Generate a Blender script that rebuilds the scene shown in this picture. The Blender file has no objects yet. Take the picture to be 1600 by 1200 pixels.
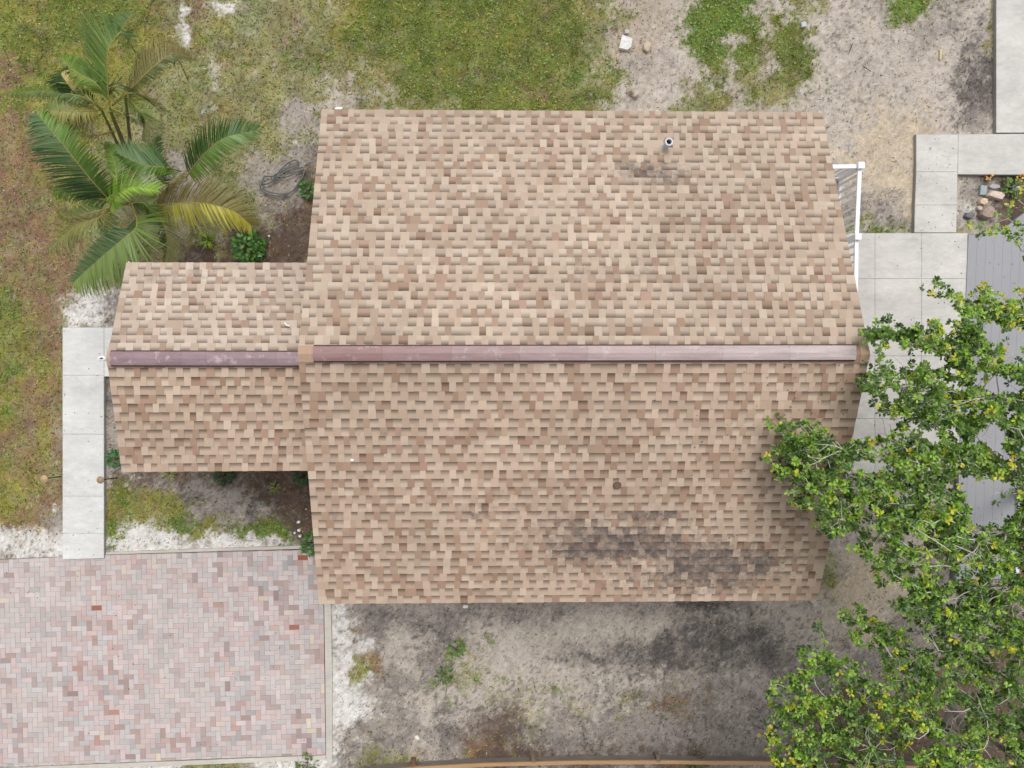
import bpy, math, random
import numpy as np
from mathutils import Vector, Matrix
random.seed(7); RNG = np.random.default_rng(7)
scene = bpy.context.scene
C = scene.collection
R = math.radians

# ---------------------------------------------------------------- camera
F = 1110.0; H = 14.6
TX, TY, TR = -0.006, -0.031, 0.0025
cam_d = bpy.data.cameras.new('camera'); cam = bpy.data.objects.new('camera', cam_d); C.objects.link(cam)
cam.location = (0, 0, H)
MR = Matrix.Rotation(TR, 3, 'Z') @ Matrix.Rotation(TY, 3, 'Y') @ Matrix.Rotation(TX, 3, 'X')
cam.rotation_euler = MR.to_euler('XYZ')
cam_d.sensor_fit = 'HORIZONTAL'; cam_d.sensor_width = 36.0; cam_d.lens = F/1600*36.0
cam_d.clip_start = 0.1; cam_d.clip_end = 1500
scene.camera = cam
MRN = np.array(MR)
# ---------------------------------------------------------------- sky, sun, exposure
SUN_EL, SUN_AZ = 66, 10          # azimuth clockwise from +Y
w = bpy.data.worlds.new('World'); scene.world = w; w.use_nodes = True
nt = w.node_tree; bg = nt.nodes['Background']
sky = nt.nodes.new('ShaderNodeTexSky'); sky.sky_type = 'NISHITA'; sky.sun_disc = False
sky.sun_elevation = R(SUN_EL); sky.sun_rotation = R(SUN_AZ); sky.dust_density = 6; sky.air_density = 1.2; sky.ozone_density = 1
hs = nt.nodes.new('ShaderNodeHueSaturation'); hs.inputs['Saturation'].default_value = 0.22   # cloud cover greys the sky
nt.links.new(sky.outputs[0], hs.inputs['Color']); nt.links.new(hs.outputs[0], bg.inputs[0])
bg.inputs[1].default_value = 0.15
sd = bpy.data.lights.new('sun', 'SUN'); sd.energy = 0.7; sd.angle = R(20); sd.color = (1, .965, .92)
so = bpy.data.objects.new('sun', sd); C.objects.link(so)
dvec = Vector((math.sin(R(SUN_AZ))*math.cos(R(SUN_EL)), math.cos(R(SUN_AZ))*math.cos(R(SUN_EL)), math.sin(R(SUN_EL))))
so.rotation_euler = dvec.to_track_quat('Z', 'Y').to_euler()
so.location = dvec*60
scene.view_settings.view_transform = 'Standard'; scene.view_settings.look = 'None'
scene.view_settings.exposure = 0.10; scene.view_settings.gamma = 1

# ---------------------------------------------------------------- helpers
def lin(c):
    c = np.asarray(c, float)/255.0
    return np.where(c <= .04045, c/12.92, ((c+.055)/1.055)**2.4)
ALB = 0.86                         # photo colour -> base colour
def al(*c): return lin(c)*ALB
def pixn(px, py, z):
    px = np.asarray(px, float); py = np.asarray(py, float); z = np.asarray(z, float)
    px, py, z = np.broadcast_arrays(px, py, z)
    d = np.stack([(px-800)/F, -(py-600)/F, -np.ones_like(px)], -1) @ MRN.T
    t = (z-H)/d[..., 2]
    return np.stack([d[..., 0]*t, d[..., 1]*t, z], -1)
def P(px, py, z=0.0): return Vector(pixn(px, py, z).tolist())
def topix(X):
    X = np.asarray(X, float); q = (X-np.array([0, 0, H])) @ MRN
    return np.stack([800+F*q[..., 0]/-q[..., 2], 600-F*q[..., 1]/-q[..., 2]], -1)
def hsh(ix, iy, seed):
    n = (ix.astype(np.int64)*374761393+iy.astype(np.int64)*668265263+seed*1442695041) & 0xffffffff
    n = ((n ^ (n >> 13))*1274126177) & 0xffffffff
    n = ((n ^ (n >> 16))*2246822519) & 0xffffffff
    return ((n ^ (n >> 15)) & 0xffffff)/float(0xffffff)
def vn(x, y, s, seed=0):
    x = np.asarray(x)/s; y = np.asarray(y)/s
    ix = np.floor(x); iy = np.floor(y); fx = x-ix; fy = y-iy
    fx = fx*fx*(3-2*fx); fy = fy*fy*(3-2*fy)
    a = hsh(ix, iy, seed); b = hsh(ix+1, iy, seed); c = hsh(ix, iy+1, seed); d = hsh(ix+1, iy+1, seed)
    return (a*(1-fx)+b*fx)*(1-fy)+(c*(1-fx)+d*fx)*fy
def fbm(x, y, s, seed=0, o=4, g=.55):
    t = 0; A = 1; tot = 0
    for k in range(o):
        t = t+A*vn(x, y, s/2**k, seed+k*17); tot += A; A *= g
    return t/tot
def tag(o, label=None, cat=None, group=None, kind=None):
    if label: o['label'] = label
    if cat: o['category'] = cat
    if group: o['group'] = group
    if kind: o['kind'] = kind
    return o
def empty(name, loc=(0, 0, 0)):
    o = bpy.data.objects.new(name, None); o.location = loc; o.empty_display_size = .2; C.objects.link(o); return o
def link(name, me, mat, parent=None):
    o = bpy.data.objects.new(name, me); C.objects.link(o)
    if mat is not None: me.materials.append(mat)
    if parent is not None:
        o.parent = parent
        q = parent
        off = Vector((0, 0, 0))
        while q is not None: off += q.location; q = q.parent
        o.location = -off
    return o
class MB:
    """collects faces (own vertices per face group) with a colour per vertex"""
    def __init__(s): s.v = []; s.f = []; s.c = []; s.st = 0.0
    def add(s, verts, faces, col=(1, 1, 1)):
        b = len(s.v); s.v += [tuple(x) for x in verts]; s.f += [tuple(b+i for i in q) for q in faces]
        if len(col) == len(verts) and hasattr(col[0], '__len__'): s.c += [(*tuple(x)[:3], s.st) for x in col]
        else: s.c += [(*tuple(col)[:3], s.st)]*len(verts)
    def box(s, a, b, col=(1, 1, 1), M=None, bev=0):
        x0, y0, z0 = a; x1, y1, z1 = b
        if bev:
            e = bev
            v = [(x0, y0, z0), (x1, y0, z0), (x1, y1, z0), (x0, y1, z0), (x0, y0, z1-e), (x1, y0, z1-e), (x1, y1, z1-e), (x0, y1, z1-e),
                 (x0+e, y0+e, z1), (x1-e, y0+e, z1), (x1-e, y1-e, z1), (x0+e, y1-e, z1)]
            f = [(3, 2, 1, 0), (0, 1, 5, 4), (1, 2, 6, 5), (2, 3, 7, 6), (3, 0, 4, 7), (4, 5, 9, 8), (5, 6, 10, 9), (6, 7, 11, 10), (7, 4, 8, 11), (8, 9, 10, 11)]
        else:
            v = [(x0, y0, z0), (x1, y0, z0), (x1, y1, z0), (x0, y1, z0), (x0, y0, z1), (x1, y0, z1), (x1, y1, z1), (x0, y1, z1)]
            f = [(3, 2, 1, 0), (4, 5, 6, 7), (0, 1, 5, 4), (1, 2, 6, 5), (2, 3, 7, 6), (3, 0, 4, 7)]
        if M is not None: v = [tuple(M @ Vector(p)) for p in v]
        s.add(v, f, col)
    def prism(s, poly, z0, z1, col=(1, 1, 1), bev=0.0):
        n = len(poly); cx = sum(p[0] for p in poly)/n; cy = sum(p[1] for p in poly)/n
        v = [(p[0], p[1], z0) for p in poly]+[(p[0], p[1], z1-bev) for p in poly]
        f = [tuple(range(n-1, -1, -1))]+[(i, (i+1) % n, n+(i+1) % n, n+i) for i in range(n)]
        if bev:
            for p in poly:
                d = Vector((cx-p[0], cy-p[1])); L = d.length or 1
                v.append((p[0]+d.x/L*bev*1.4, p[1]+d.y/L*bev*1.4, z1))
            f += [(n+i, n+(i+1) % n, 2*n+(i+1) % n, 2*n+i) for i in range(n)]+[tuple(range(2*n, 3*n))]
        else: f.append(tuple(range(n, 2*n)))
        s.add(v, f, col)
    def bar(s, a, b, wx, wz, col=(1, 1, 1)):
        a = Vector(a); b = Vector(b); d = (b-a); L = d.length; d.normalize()
        up = Vector((0, 0, 1)) if abs(d.z) < .95 else Vector((0, 1, 0))
        sd_ = d.cross(up).normalized(); up = sd_.cross(d)
        M = Matrix((( sd_.x, d.x, up.x, a.x), (sd_.y, d.y, up.y, a.y), (sd_.z, d.z, up.z, a.z), (0, 0, 0, 1)))
        s.box((-wx/2, 0, -wz/2), (wx/2, L, wz/2), col, M)
    def tube(s, pts, rad, n=6, col=(1, 1, 1), cap=True):
        pts = [Vector(p) for p in pts]; m = len(pts)
        if not hasattr(rad, '__len__'): rad = [rad]*m
        v = []; prev = None
        for i, p in enumerate(pts):
            d = (pts[min(i+1, m-1)]-pts[max(i-1, 0)])
            if d.length < 1e-9: d = Vector((0, 0, 1))
            d.normalize()
            a = (prev-d*prev.dot(d)) if prev is not None else d.orthogonal()
            if a.length < 1e-6: a = d.orthogonal()
            a.normalize(); prev = a; b = d.cross(a)
            for k in range(n):
                t = 2*math.pi*k/n; v.append(p+(a*math.cos(t)+b*math.sin(t))*rad[i])
        f = [(i*n+k, i*n+(k+1) % n, (i+1)*n+(k+1) % n, (i+1)*n+k) for i in range(m-1) for k in range(n)]
        if cap: f += [tuple(range(n-1, -1, -1)), tuple((m-1)*n+k for k in range(n))]
        s.add(v, f, col)
    def lathe(s, c, prof, n=20, col=(1, 1, 1)):
        v = []; m = len(prof)
        for r, z in prof:
            for k in range(n):
                t = 2*math.pi*k/n; v.append((c[0]+r*math.cos(t), c[1]+r*math.sin(t), c[2]+z))
        f = [(i*n+k, i*n+(k+1) % n, (i+1)*n+(k+1) % n, (i+1)*n+k) for i in range(m-1) for k in range(n)]
        f += [tuple(range(n-1, -1, -1)), tuple((m-1)*n+k for k in range(n))]
        s.add(v, f, col)
    def build(s, name, mat, parent=None, smooth=False):
        me = bpy.data.meshes.new(name); me.from_pydata(s.v, [], s.f)
        a = me.color_attributes.new('Col', 'FLOAT_COLOR', 'POINT')
        c = np.array(s.c, np.float32).reshape(-1, 4)
        a.data.foreach_set('color', c.ravel())
        if smooth: me.polygons.foreach_set('use_smooth', [True]*len(me.polygons))
        me.update()
        return link(name, me, mat, parent)
def npmesh(name, V, Fc, nv, col, mat, parent=None, smooth=False):
    """V (n,3), Fc (m,nv) faces all with nv corners, col (n,3)"""
    me = bpy.data.meshes.new(name); V = np.ascontiguousarray(V, np.float32); Fc = np.ascontiguousarray(Fc, np.int32)
    me.vertices.add(len(V)); me.vertices.foreach_set('co', V.ravel())
    me.loops.add(Fc.size); me.loops.foreach_set('vertex_index', Fc.ravel())
    me.polygons.add(len(Fc)); me.polygons.foreach_set('loop_start', np.arange(0, Fc.size, nv, dtype=np.int32))
    me.polygons.foreach_set('loop_total', np.full(len(Fc), nv, np.int32))
    me.update(calc_edges=True)
    a = me.color_attributes.new('Col', 'FLOAT_COLOR', 'POINT')
    c = np.ones((len(V), 4), np.float32); c[:, :3] = col; a.data.foreach_set('color', c.ravel())
    if smooth: me.polygons.foreach_set('use_smooth', np.ones(len(Fc), bool))
    return link(name, me, mat, parent)

def mat(name, col=None, rough=.8, attr=True, noise=(), bump=None, metal=0, spec=.3, trans=0, tintnoise=None):
    """noise: list of (scale, detail, lo, hi, stretch) value multipliers; bump (scale, strength, distance)"""
    m = bpy.data.materials.new(name); m.use_nodes = True; n = m.node_tree; L = n.links
    b = n.nodes['Principled BSDF']; b.inputs['Roughness'].default_value = rough; b.inputs['Metallic'].default_value = metal
    b.inputs['Specular IOR Level'].default_value = spec
    if attr:
        a = n.nodes.new('ShaderNodeAttribute'); a.attribute_name = 'Col'; src = a.outputs['Color']
        if col is not None:
            mx = n.nodes.new('ShaderNodeMix'); mx.data_type = 'RGBA'; mx.blend_type = 'MULTIPLY'; mx.inputs[0].default_value = 1
            L.new(src, mx.inputs[6]); mx.inputs[7].default_value = (*col, 1); src = mx.outputs[2]
    else:
        a = n.nodes.new('ShaderNodeRGB'); a.outputs[0].default_value = (*col, 1); src = a.outputs[0]
    tc = n.nodes.new('ShaderNodeTexCoord')
    for (s, dt, lo, hi, st) in noise:
        mp = n.nodes.new('ShaderNodeMapping'); mp.inputs['Scale'].default_value = st; L.new(tc.outputs['Object'], mp.inputs[0])
        no = n.nodes.new('ShaderNodeTexNoise'); no.inputs['Scale'].default_value = s; no.inputs['Detail'].default_value = dt
        no.inputs['Roughness'].default_value = .65
        L.new(mp.outputs[0], no.inputs[0])
        mr = n.nodes.new('ShaderNodeMapRange'); mr.inputs[1].default_value = .28; mr.inputs[2].default_value = .72
        mr.inputs[3].default_value = lo; mr.inputs[4].default_value = hi; L.new(no.outputs[0], mr.inputs[0])
        mx = n.nodes.new('ShaderNodeMix'); mx.data_type = 'RGBA'; mx.blend_type = 'MULTIPLY'; mx.inputs[0].default_value = 1
        L.new(src, mx.inputs[6]); L.new(mr.outputs[0], mx.inputs[7]); src = mx.outputs[2]
    if tintnoise:
        s, c2, lo, hi = tintnoise
        no = n.nodes.new('ShaderNodeTexNoise'); no.inputs['Scale'].default_value = s; no.inputs['Detail'].default_value = 8; no.inputs['Roughness'].default_value = .7
        L.new(tc.outputs['Object'], no.inputs[0])
        mr = n.nodes.new('ShaderNodeMapRange'); mr.inputs[1].default_value = lo; mr.inputs[2].default_value = hi
        L.new(no.outputs[0], mr.inputs[0])
        mx = n.nodes.new('ShaderNodeMix'); mx.data_type = 'RGBA'; L.new(mr.outputs[0], mx.inputs[0]); L.new(src, mx.inputs[6]); mx.inputs[7].default_value = (*c2, 1); src = mx.outputs[2]
    L.new(src, b.inputs['Base Color'])
    if bump:
        no = n.nodes.new('ShaderNodeTexNoise'); no.inputs['Scale'].default_value = bump[0]; no.inputs['Detail'].default_value = 6
        L.new(tc.outputs['Object'], no.inputs[0])
        bp = n.nodes.new('ShaderNodeBump'); bp.inputs['Strength'].default_value = bump[1]; bp.inputs['Distance'].default_value = bump[2]
        L.new(no.outputs[0], bp.inputs['Height']); L.new(bp.outputs[0], b.inputs['Normal'])
    if trans:
        tr = n.nodes.new('ShaderNodeBsdfTranslucent'); L.new(src, tr.inputs[0])
        ms = n.nodes.new('ShaderNodeMixShader'); ms.inputs[0].default_value = trans
        L.new(b.outputs[0], ms.inputs[1]); L.new(tr.outputs[0], ms.inputs[2]); L.new(ms.outputs[0], n.nodes['Material Output'].inputs[0])
    return m
ONE = (1, 1, 1)
M_ground = mat('soil', rough=.95, noise=[(14, 8, .84, 1.12, ONE), (46, 6, .72, 1.22, ONE), (120, 4, .72, 1.26, ONE)], bump=(60, .6, .012), spec=.1)
M_grass = mat('grass_blades', rough=.7, spec=.15, trans=.25)
M_shingle = mat('asphalt_shingle', rough=.9, noise=[(420, 3, .84, 1.14, ONE), (1.3, 5, .93, 1.06, ONE)], bump=(500, .35, .002), spec=.15)
M_paver = mat('clay_paver', rough=.85, noise=[(90, 5, .88, 1.1, ONE), (2.2, 8, .88, 1.07, ONE)], bump=(120, .3, .002), spec=.15)
M_conc = mat('broom_concrete', rough=.85, noise=[(1.0, 9, .80, 1.10, (1, 1.6, 1)), (6, 9, .87, 1.07, (1, 2.4, 1)), (30, 6, .94, 1.04, ONE), (140, 3, .95, 1.05, ONE)], bump=(150, .25, .002), spec=.2)
M_white = mat('white_vinyl', rough=.35, spec=.4)
M_alu = mat('painted_metal', rough=.5, noise=[(3, 6, .92, 1.06, (1, 6, 1)), (60, 4, .93, 1.05, ONE)], spec=.5)
M_wood = mat('weathered_wood', rough=.8, noise=[(5, 6, .78, 1.15, (.4, 9, 1)), (60, 4, .85, 1.1, ONE)], spec=.2)
M_board = mat('grey_boards', rough=.55, noise=[(1.5, 6, .95, 1.05, ONE), (40, 4, .95, 1.04, (4, .3, 1))], spec=.35)
M_stone = mat('stone', rough=.9, noise=[(14, 8, .75, 1.2, ONE), (80, 4, .85, 1.12, ONE)], bump=(30, .5, .02), spec=.15)
M_bark = mat('bark', rough=.9, noise=[(20, 6, .75, 1.15, ONE)], bump=(60, .4, .01), spec=.15)
M_leaf = mat('leaf', rough=.4, spec=.5, trans=.3)
M_palm = mat('palm_leaflet', rough=.45, spec=.4, trans=.2)
M_hose = mat('rubber', rough=.45, spec=.5)
M_wall = mat('stucco', rough=.9, noise=[(60, 5, .93, 1.05, ONE)], bump=(80, .3, .004))
M_plain = mat('painted', rough=.5)

# ---------------------------------------------------------------- ground map (what lies where in the yard)
CLS = {'G': (98, 110, 54), 'g': (146, 145, 104), 'y': (138, 137, 68), 'L': (106, 128, 62), 's': (190, 180, 169), 'S': (202, 186, 163),
       'w': (228, 225, 220), 'd': (98, 82, 72), 'b': (142, 112, 90), 'k': (92, 88, 86), 'm': (165, 156, 148), 'r': (182, 168, 152), 'q': (144, 137, 131)}
COMP = {'G': {'y': .42, 'g': .42, 'b': .12, 'L': .2}, 'g': {'s': .34, 'y': .42, 'G': .42, 'b': .3, 'm': .2}, 'y': {'g': .45, 'G': .3, 'b': .42, 's': .16, 'L': .12}, 'L': {'G': .45, 's': .1, 'y': .2}, 's': {'m': .5, 'q': .22, 'S': .2, 'w': .16},
        'S': {'s': .6, 'm': .25, 'q': .12}, 'w': {'s': .5, 'm': .3, 'q': .22}, 'd': {'b': .3, 'q': .42, 'k': .3, 'm': .1}, 'b': {'y': .5, 'q': .3, 'd': .28, 'g': .45, 's': .12}, 'k': {'s': .5, 'q': .55, 'm': .5},
        'm': {'s': .55, 'q': .45, 'g': .2, 'k': .16}, 'r': {'s': .5, 'm': .5, 'q': .3, 'b': .2}, 'q': {'m': .6, 's': .42, 'k': .45, 'd': .35, 'g': .12}}
DENS = {'G': 1.0, 'g': .5, 'y': .72, 'L': 1.1, 's': .03, 'S': .03, 'w': .02, 'd': .06, 'b': .32, 'k': .02, 'm': .1, 'r': .1, 'q': .1}
MAP = """
yyGGGygbwggggyGGGGGGGGGgrrsLLLsgssmLmmss
GyGGGyywyggggyGGGGGGGGGgrrsLLGGsssssmsms
bGyyyyygwgggggGGGGGGGGGgsssGGgGGsssssskk
yyyyyyggwggggsgGGGGGGGGGsssgsggssssssskk
byyyyggggggmmgggggGGGGGgssgggsssssSSsskk
bbyyggggggggsmmmmmmmmmmmmmmmmmmmsSSSSsss
byygggssggmmdmmmmmmmmmmmmmmmmmmmSSSSSsdd
byyygggsggmmdmmmmmmmmmmmmmmmmmmmsSSSSsmd
bbygggsggggddmmmmmmmmmmmmmmmmmmmmmmmSsmd
bbbggggggdddddmmmmmmmmmmmmmmmmmmmmggsssd
gbbbgggdddddddmmmmmmmmmmmmmmmmmmmmmsssmm
ybgwmmmmmmmmmmmmmmmmmmmmmmmmmmmmmmmsssmm
ybgwwmmmmmmmmmmmmmmmmmmmmmmmmmmmmmmsssmm
yybmdmmmmmmmmmmmmmmmmmmmmmmmmmmmmmmsssmm
yybmddmmmmmmmmmmmmmmmmmmmmmmmmmmmmmsssmm
ybbmddmmmmmmmmmmmmmmmmmmmmmmmmmmmmmsssmm
ybbmmdmmmmmmmmmmmmmmmmmmmmmmmmmmmmmsssqq
bybmmGmmmmmmmmmmmmmmmmmmmmmmmmmmmmmsssqq
yybmsdddddddddmmmmmmmmmmmmmmmmmmmmmsssqq
yygmGyymmmmdddmmmmmmmmmmmmmmmmmmmmsssqqq
bbwmywgyymyyddmmmmmmmmmmmmmmmmmmsssssqqq
wwwmwwwwwwwwdmmmmmmmmmmmmmmmmmmmsSSsqqqq
mmmmmmmmmmmmmmmmmmmmmmmmmmmmmmmmgSSsqqqq
mmmmmmmmmmmmmwmsssqmmmmmmmmkqmssSSSSqqqq
mmmmmmmmmmmmmwqssqssssssssqkkqsssSsqqqqd
mmmmmmmmmmmmmwqssqgsssqqqkkkkqqssqqqqqdd
mmmmmmmmmmmmmwbqqggsggsqskqqqsqqqqqqdddd
mmmmmmmmmmmmmwwqsssggqgsgqbqsqqdddqddddd
mmmmmmmmmmmmmwqqsqqqgqqqqqqqqqqdddddddddd
wwwwwwwgggwwwqggsqbdqqddqdddqqqddddddddd
""".split()
MAP = [r[:40].ljust(40, 'm').replace('w', 'g') if k < 4 else r[:40].ljust(40, 'm') for k, r in enumerate(MAP)]
KEYS = list(CLS)
# extra patches: px, py, rx, ry, class, weight
PATCH = [(650, 980, 22, 20, 'k', 1.6), (690, 1015, 14, 22, 'k', 1.3), (625, 1075, 34, 10, 'k', 1.3), (700, 1140, 22, 30, 'k', 1.6), (880, 1150, 50, 26, 'k', 1.4), (975, 1165, 70, 20, 'k', 1.8), (810, 1165, 30, 16, 'd', 1.6), (1000, 1035, 36, 22, 'k', 1.8), (895, 1030, 36, 9, 'k', 1.4), (800, 955, 16, 12, 'k', 1.0), (565, 1120, 6, 30, 'q', 1), (590, 960, 26, 14, 'q', .9), (780, 1075, 30, 14, 's', 1), (940, 975, 110, 18, 's', 1.2), (1200, 965, 60, 16, 's', 1.0), (1020, 1060, 120, 12, 's', .9), (1160, 1070, 60, 20, 'm', 1.0), (900, 1070, 60, 20, 's', .8), (680, 1000, 16, 24, 'k', .7), (1085, 1040, 60, 12, 'k', 1.0), (960, 1100, 40, 20, 'k', .7), (740, 1160, 30, 20, 'd', 1.2), (790, 1040, 90, 50, 's', 1.2), (860, 1085, 60, 30, 's', .8), (740, 1110, 40, 20, 's', .6), (600, 1100, 24, 30, 's', .6), (30, 260, 30, 50, 'b', 1.0), (60, 330, 40, 60, 'b', .9), (20, 380, 26, 30, 'b', 1.2), (70, 500, 24, 60, 'b', 1.2), (60, 610, 30, 40, 'b', 1.5), (50, 700, 34, 40, 'b', 1.1), (50, 780, 36, 36, 'b', .8), (10, 640, 12, 12, 'L', 2), (12, 480, 26, 30, 'L', .9), (15, 580, 20, 14, 'L', 1.4), (20, 750, 26, 30, 'y', 1.6), (85, 690, 10, 60, 'm', 1.0),
 (20, 60, 60, 40, 'G', .9), (130, 110, 60, 60, 'y', .5), (30, 160, 30, 40, 'G', .9), (300, 180, 50, 40, 'y', .6), (420, 60, 80, 40, 'g', .4), (640, 40, 60, 30, 'L', .5), (650, 90, 30, 14, 'L', .6), (880, 30, 50, 26, 'y', .8), (840, 145, 40, 16, 'b', .8), (740, 120, 50, 20, 'b', .4),
 (345, 12, 22, 14, 'w', 1.4), (283, 40, 10, 22, 'w', 1.5), (338, 115, 9, 24, 'w', 1.2), (320, 172, 8, 8, 'w', 1.2), (235, 275, 30, 18, 's', .5),
 (690, 90, 130, 50, 'G', .6), (870, 60, 60, 90, 'G', .7), (560, 150, 50, 14, 's', .7), (520, 165, 30, 8, 's', 1.0), (620, 160, 40, 8, 'm', .7), (590, 110, 60, 30, 'g', .9), (560, 60, 60, 30, 'G', .45), (470, 100, 60, 30, 'G', .3), (760, 100, 60, 30, 'g', .35), (900, 110, 30, 40, 'g', .5), (820, 60, 40, 20, 'y', .4),
 (1110, 25, 28, 24, 'L', 1.5), (1112, 75, 20, 28, 'L', 1.3), (1150, 60, 18, 14, 's', 1.6), (1190, 20, 30, 14, 's', 1.0), (1085, 110, 30, 14, 's', .8), (1160, 30, 30, 20, 'L', .8), (1165, 95, 14, 26, 'L', 1.4), (1230, 70, 30, 55, 'G', 1.0), (1240, 110, 12, 12, 'G', .5), (1205, 60, 12, 40, 's', 1.0), (1200, 110, 20, 16, 's', .9), (1140, 100, 12, 20, 's', .8),
 (1425, 5, 28, 18, 'L', 1.8), (1190, 125, 40, 30, 'g', .7), (965, 115, 18, 16, 'G', 1.2), (993, 150, 5, 9, 'd', 3), (1115, 158, 30, 12, 'y', 1.0), (1040, 115, 40, 14, 'r', .5),
 (1520, 135, 26, 42, 'k', 3.6), (1528, 175, 20, 22, 'q', 1.6), (1350, 100, 10, 12, 'k', 1.6), (1500, 45, 24, 10, 'k', .8), (1525, 50, 8, 20, 'k', 1.0),
 (1550, 60, 5, 60, 'y', 1.4), (1375, 330, 48, 26, 'q', 1.3), (1380, 355, 46, 6, 'L', 2), (1345, 345, 12, 14, 'y', 1.2), (1424, 300, 8, 62, 'S', 1.2),
 (430, 305, 30, 40, 'm', .9), (470, 240, 18, 30, 'q', 1.1), (440, 385, 46, 24, 'd', 2.2), (460, 335, 26, 26, 'd', 1.6), (385, 390, 40, 20, 'd', 1.6), (330, 390, 50, 18, 'd', 1.0), (487, 290, 14, 40, 'd', 1),
 (138, 480, 36, 20, 'w', 1.9), (175, 490, 16, 26, 'd', 1.3), (20, 205, 22, 30, 'b', 1.2), (8, 110, 16, 22, 'b', 1.5),
 (40, 430, 50, 60, 'b', .9), (20, 790, 30, 50, 'y', 1.0), (70, 600, 20, 90, 'y', .6), (60, 780, 26, 26, 'b', 1.0), (40, 850, 60, 12, 'w', 1.7), (85, 820, 14, 30, 'm', 1.0),
 (340, 745, 130, 14, 'd', 2.2), (440, 770, 50, 36, 'd', 2.2), (280, 750, 60, 12, 'q', 1.2), (245, 790, 50, 22, 'y', 1.5), (200, 780, 16, 10, 'L', 1.8), (290, 770, 18, 10, 'k', 2.4), (312, 787, 14, 8, 'd', 2.6),
 (340, 790, 50, 18, 'm', 1.5), (400, 802, 36, 12, 'k', 1.4), (228, 840, 28, 16, 'w', 2.4), (185, 835, 16, 20, 'L', 1.2), (290, 822, 26, 12, 'L', 1.3), (395, 828, 26, 14, 'L', 1.8), (440, 832, 20, 18, 'L', 2.2),
 (330, 848, 120, 9, 'w', 2.2), (465, 800, 24, 60, 'd', 1.6), (182, 610, 14, 50, 'q', 1.4), (178, 680, 12, 20, 'm', 1.4),
 (530, 1010, 14, 70, 'w', 3.2), (552, 1100, 30, 22, 'w', 3.4), (520, 1180, 16, 20, 'w', 1.4), (560, 1045, 14, 18, 'y', 2.0), (580, 1030, 10, 10, 'b', 2.4), (545, 985, 12, 10, 'b', 1.4),
 (615, 1070, 50, 14, 'q', 1.4), (680, 1020, 22, 30, 'q', 1.5), (650, 975, 40, 26, 'q', .9), (618, 1000, 24, 26, 's', 1.3), (713, 1015, 9, 16, 'L', 2.2), (705, 1032, 8, 10, 'L', 2.2), (694, 1053, 9, 8, 'L', 2.2), (670, 1070, 12, 10, 'L', 1.4), (755, 1056, 9, 9, 'L', 1.8),
 (785, 1067, 10, 10, 'L', 1.2), (880, 1082, 12, 12, 'L', 1.3), (706, 1098, 9, 9, 'L', 1.2), (762, 1005, 8, 8, 'L', 1.2), (985, 1090, 12, 8, 'y', 1.0), (840, 1090, 10, 8, 'L', .7),
 (775, 1140, 40, 32, 'd', 2.2), (770, 1165, 30, 16, 'b', 1.0), (700, 1160, 26, 30, 'q', 1.3), (600, 1150, 40, 40, 'q', 1.1), (580, 1170, 14, 20, 'y', 1.1), (880, 1150, 60, 30, 'q', 1.1), (820, 1180, 60, 12, 'd', 1.4),
 (1105, 948, 32, 13, 'k', 4.0), (1130, 1012, 62, 26, 'k', 3.4), (1085, 1030, 30, 18, 'k', 1.6), (1010, 1035, 35, 22, 'k', 2.0), (900, 1030, 40, 10, 'k', 1.5), (1160, 1030, 50, 20, 'k', 1.3), (1100, 1060, 80, 10, 'q', 1.0),
 (1050, 1098, 22, 10, 'b', 1.0), (1048, 1100, 20, 12, 'd', 1.6), (1107, 1080, 8, 20, 'b', 2.0), (1063, 1070, 12, 8, 'b', 1), (990, 1090, 16, 16, 'k', 1.2), (1170, 965, 8, 8, 'd', 1.2), (980, 1160, 120, 26, 'q', 1.1), (980, 1172, 60, 14, 'd', 1.1),
 (1080, 1155, 5, 26, 'k', 3), (1150, 1130, 80, 50, 'q', 1.0), (860, 965, 40, 12, 'q', 1.0), (805, 960, 20, 14, 'q', .9), (1300, 900, 12, 30, 'g', 1.0), (1340, 920, 40, 40, 'S', 1.2),
 (1510, 330, 16, 14, 'w', 1.6), (1530, 290, 30, 14, 'm', 1.2), (1580, 300, 30, 20, 'd', 1), (1500, 355, 14, 10, 'g', 1.2), (1600, 780, 60, 60, 'b', .5),
 (1040, 30, 30, 30, 'r', .9), (985, 75, 40, 24, 'r', 1.2), (1000, 100, 50, 10, 'm', 1), (560, 945, 600, 3, 'm', .4)]
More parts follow.
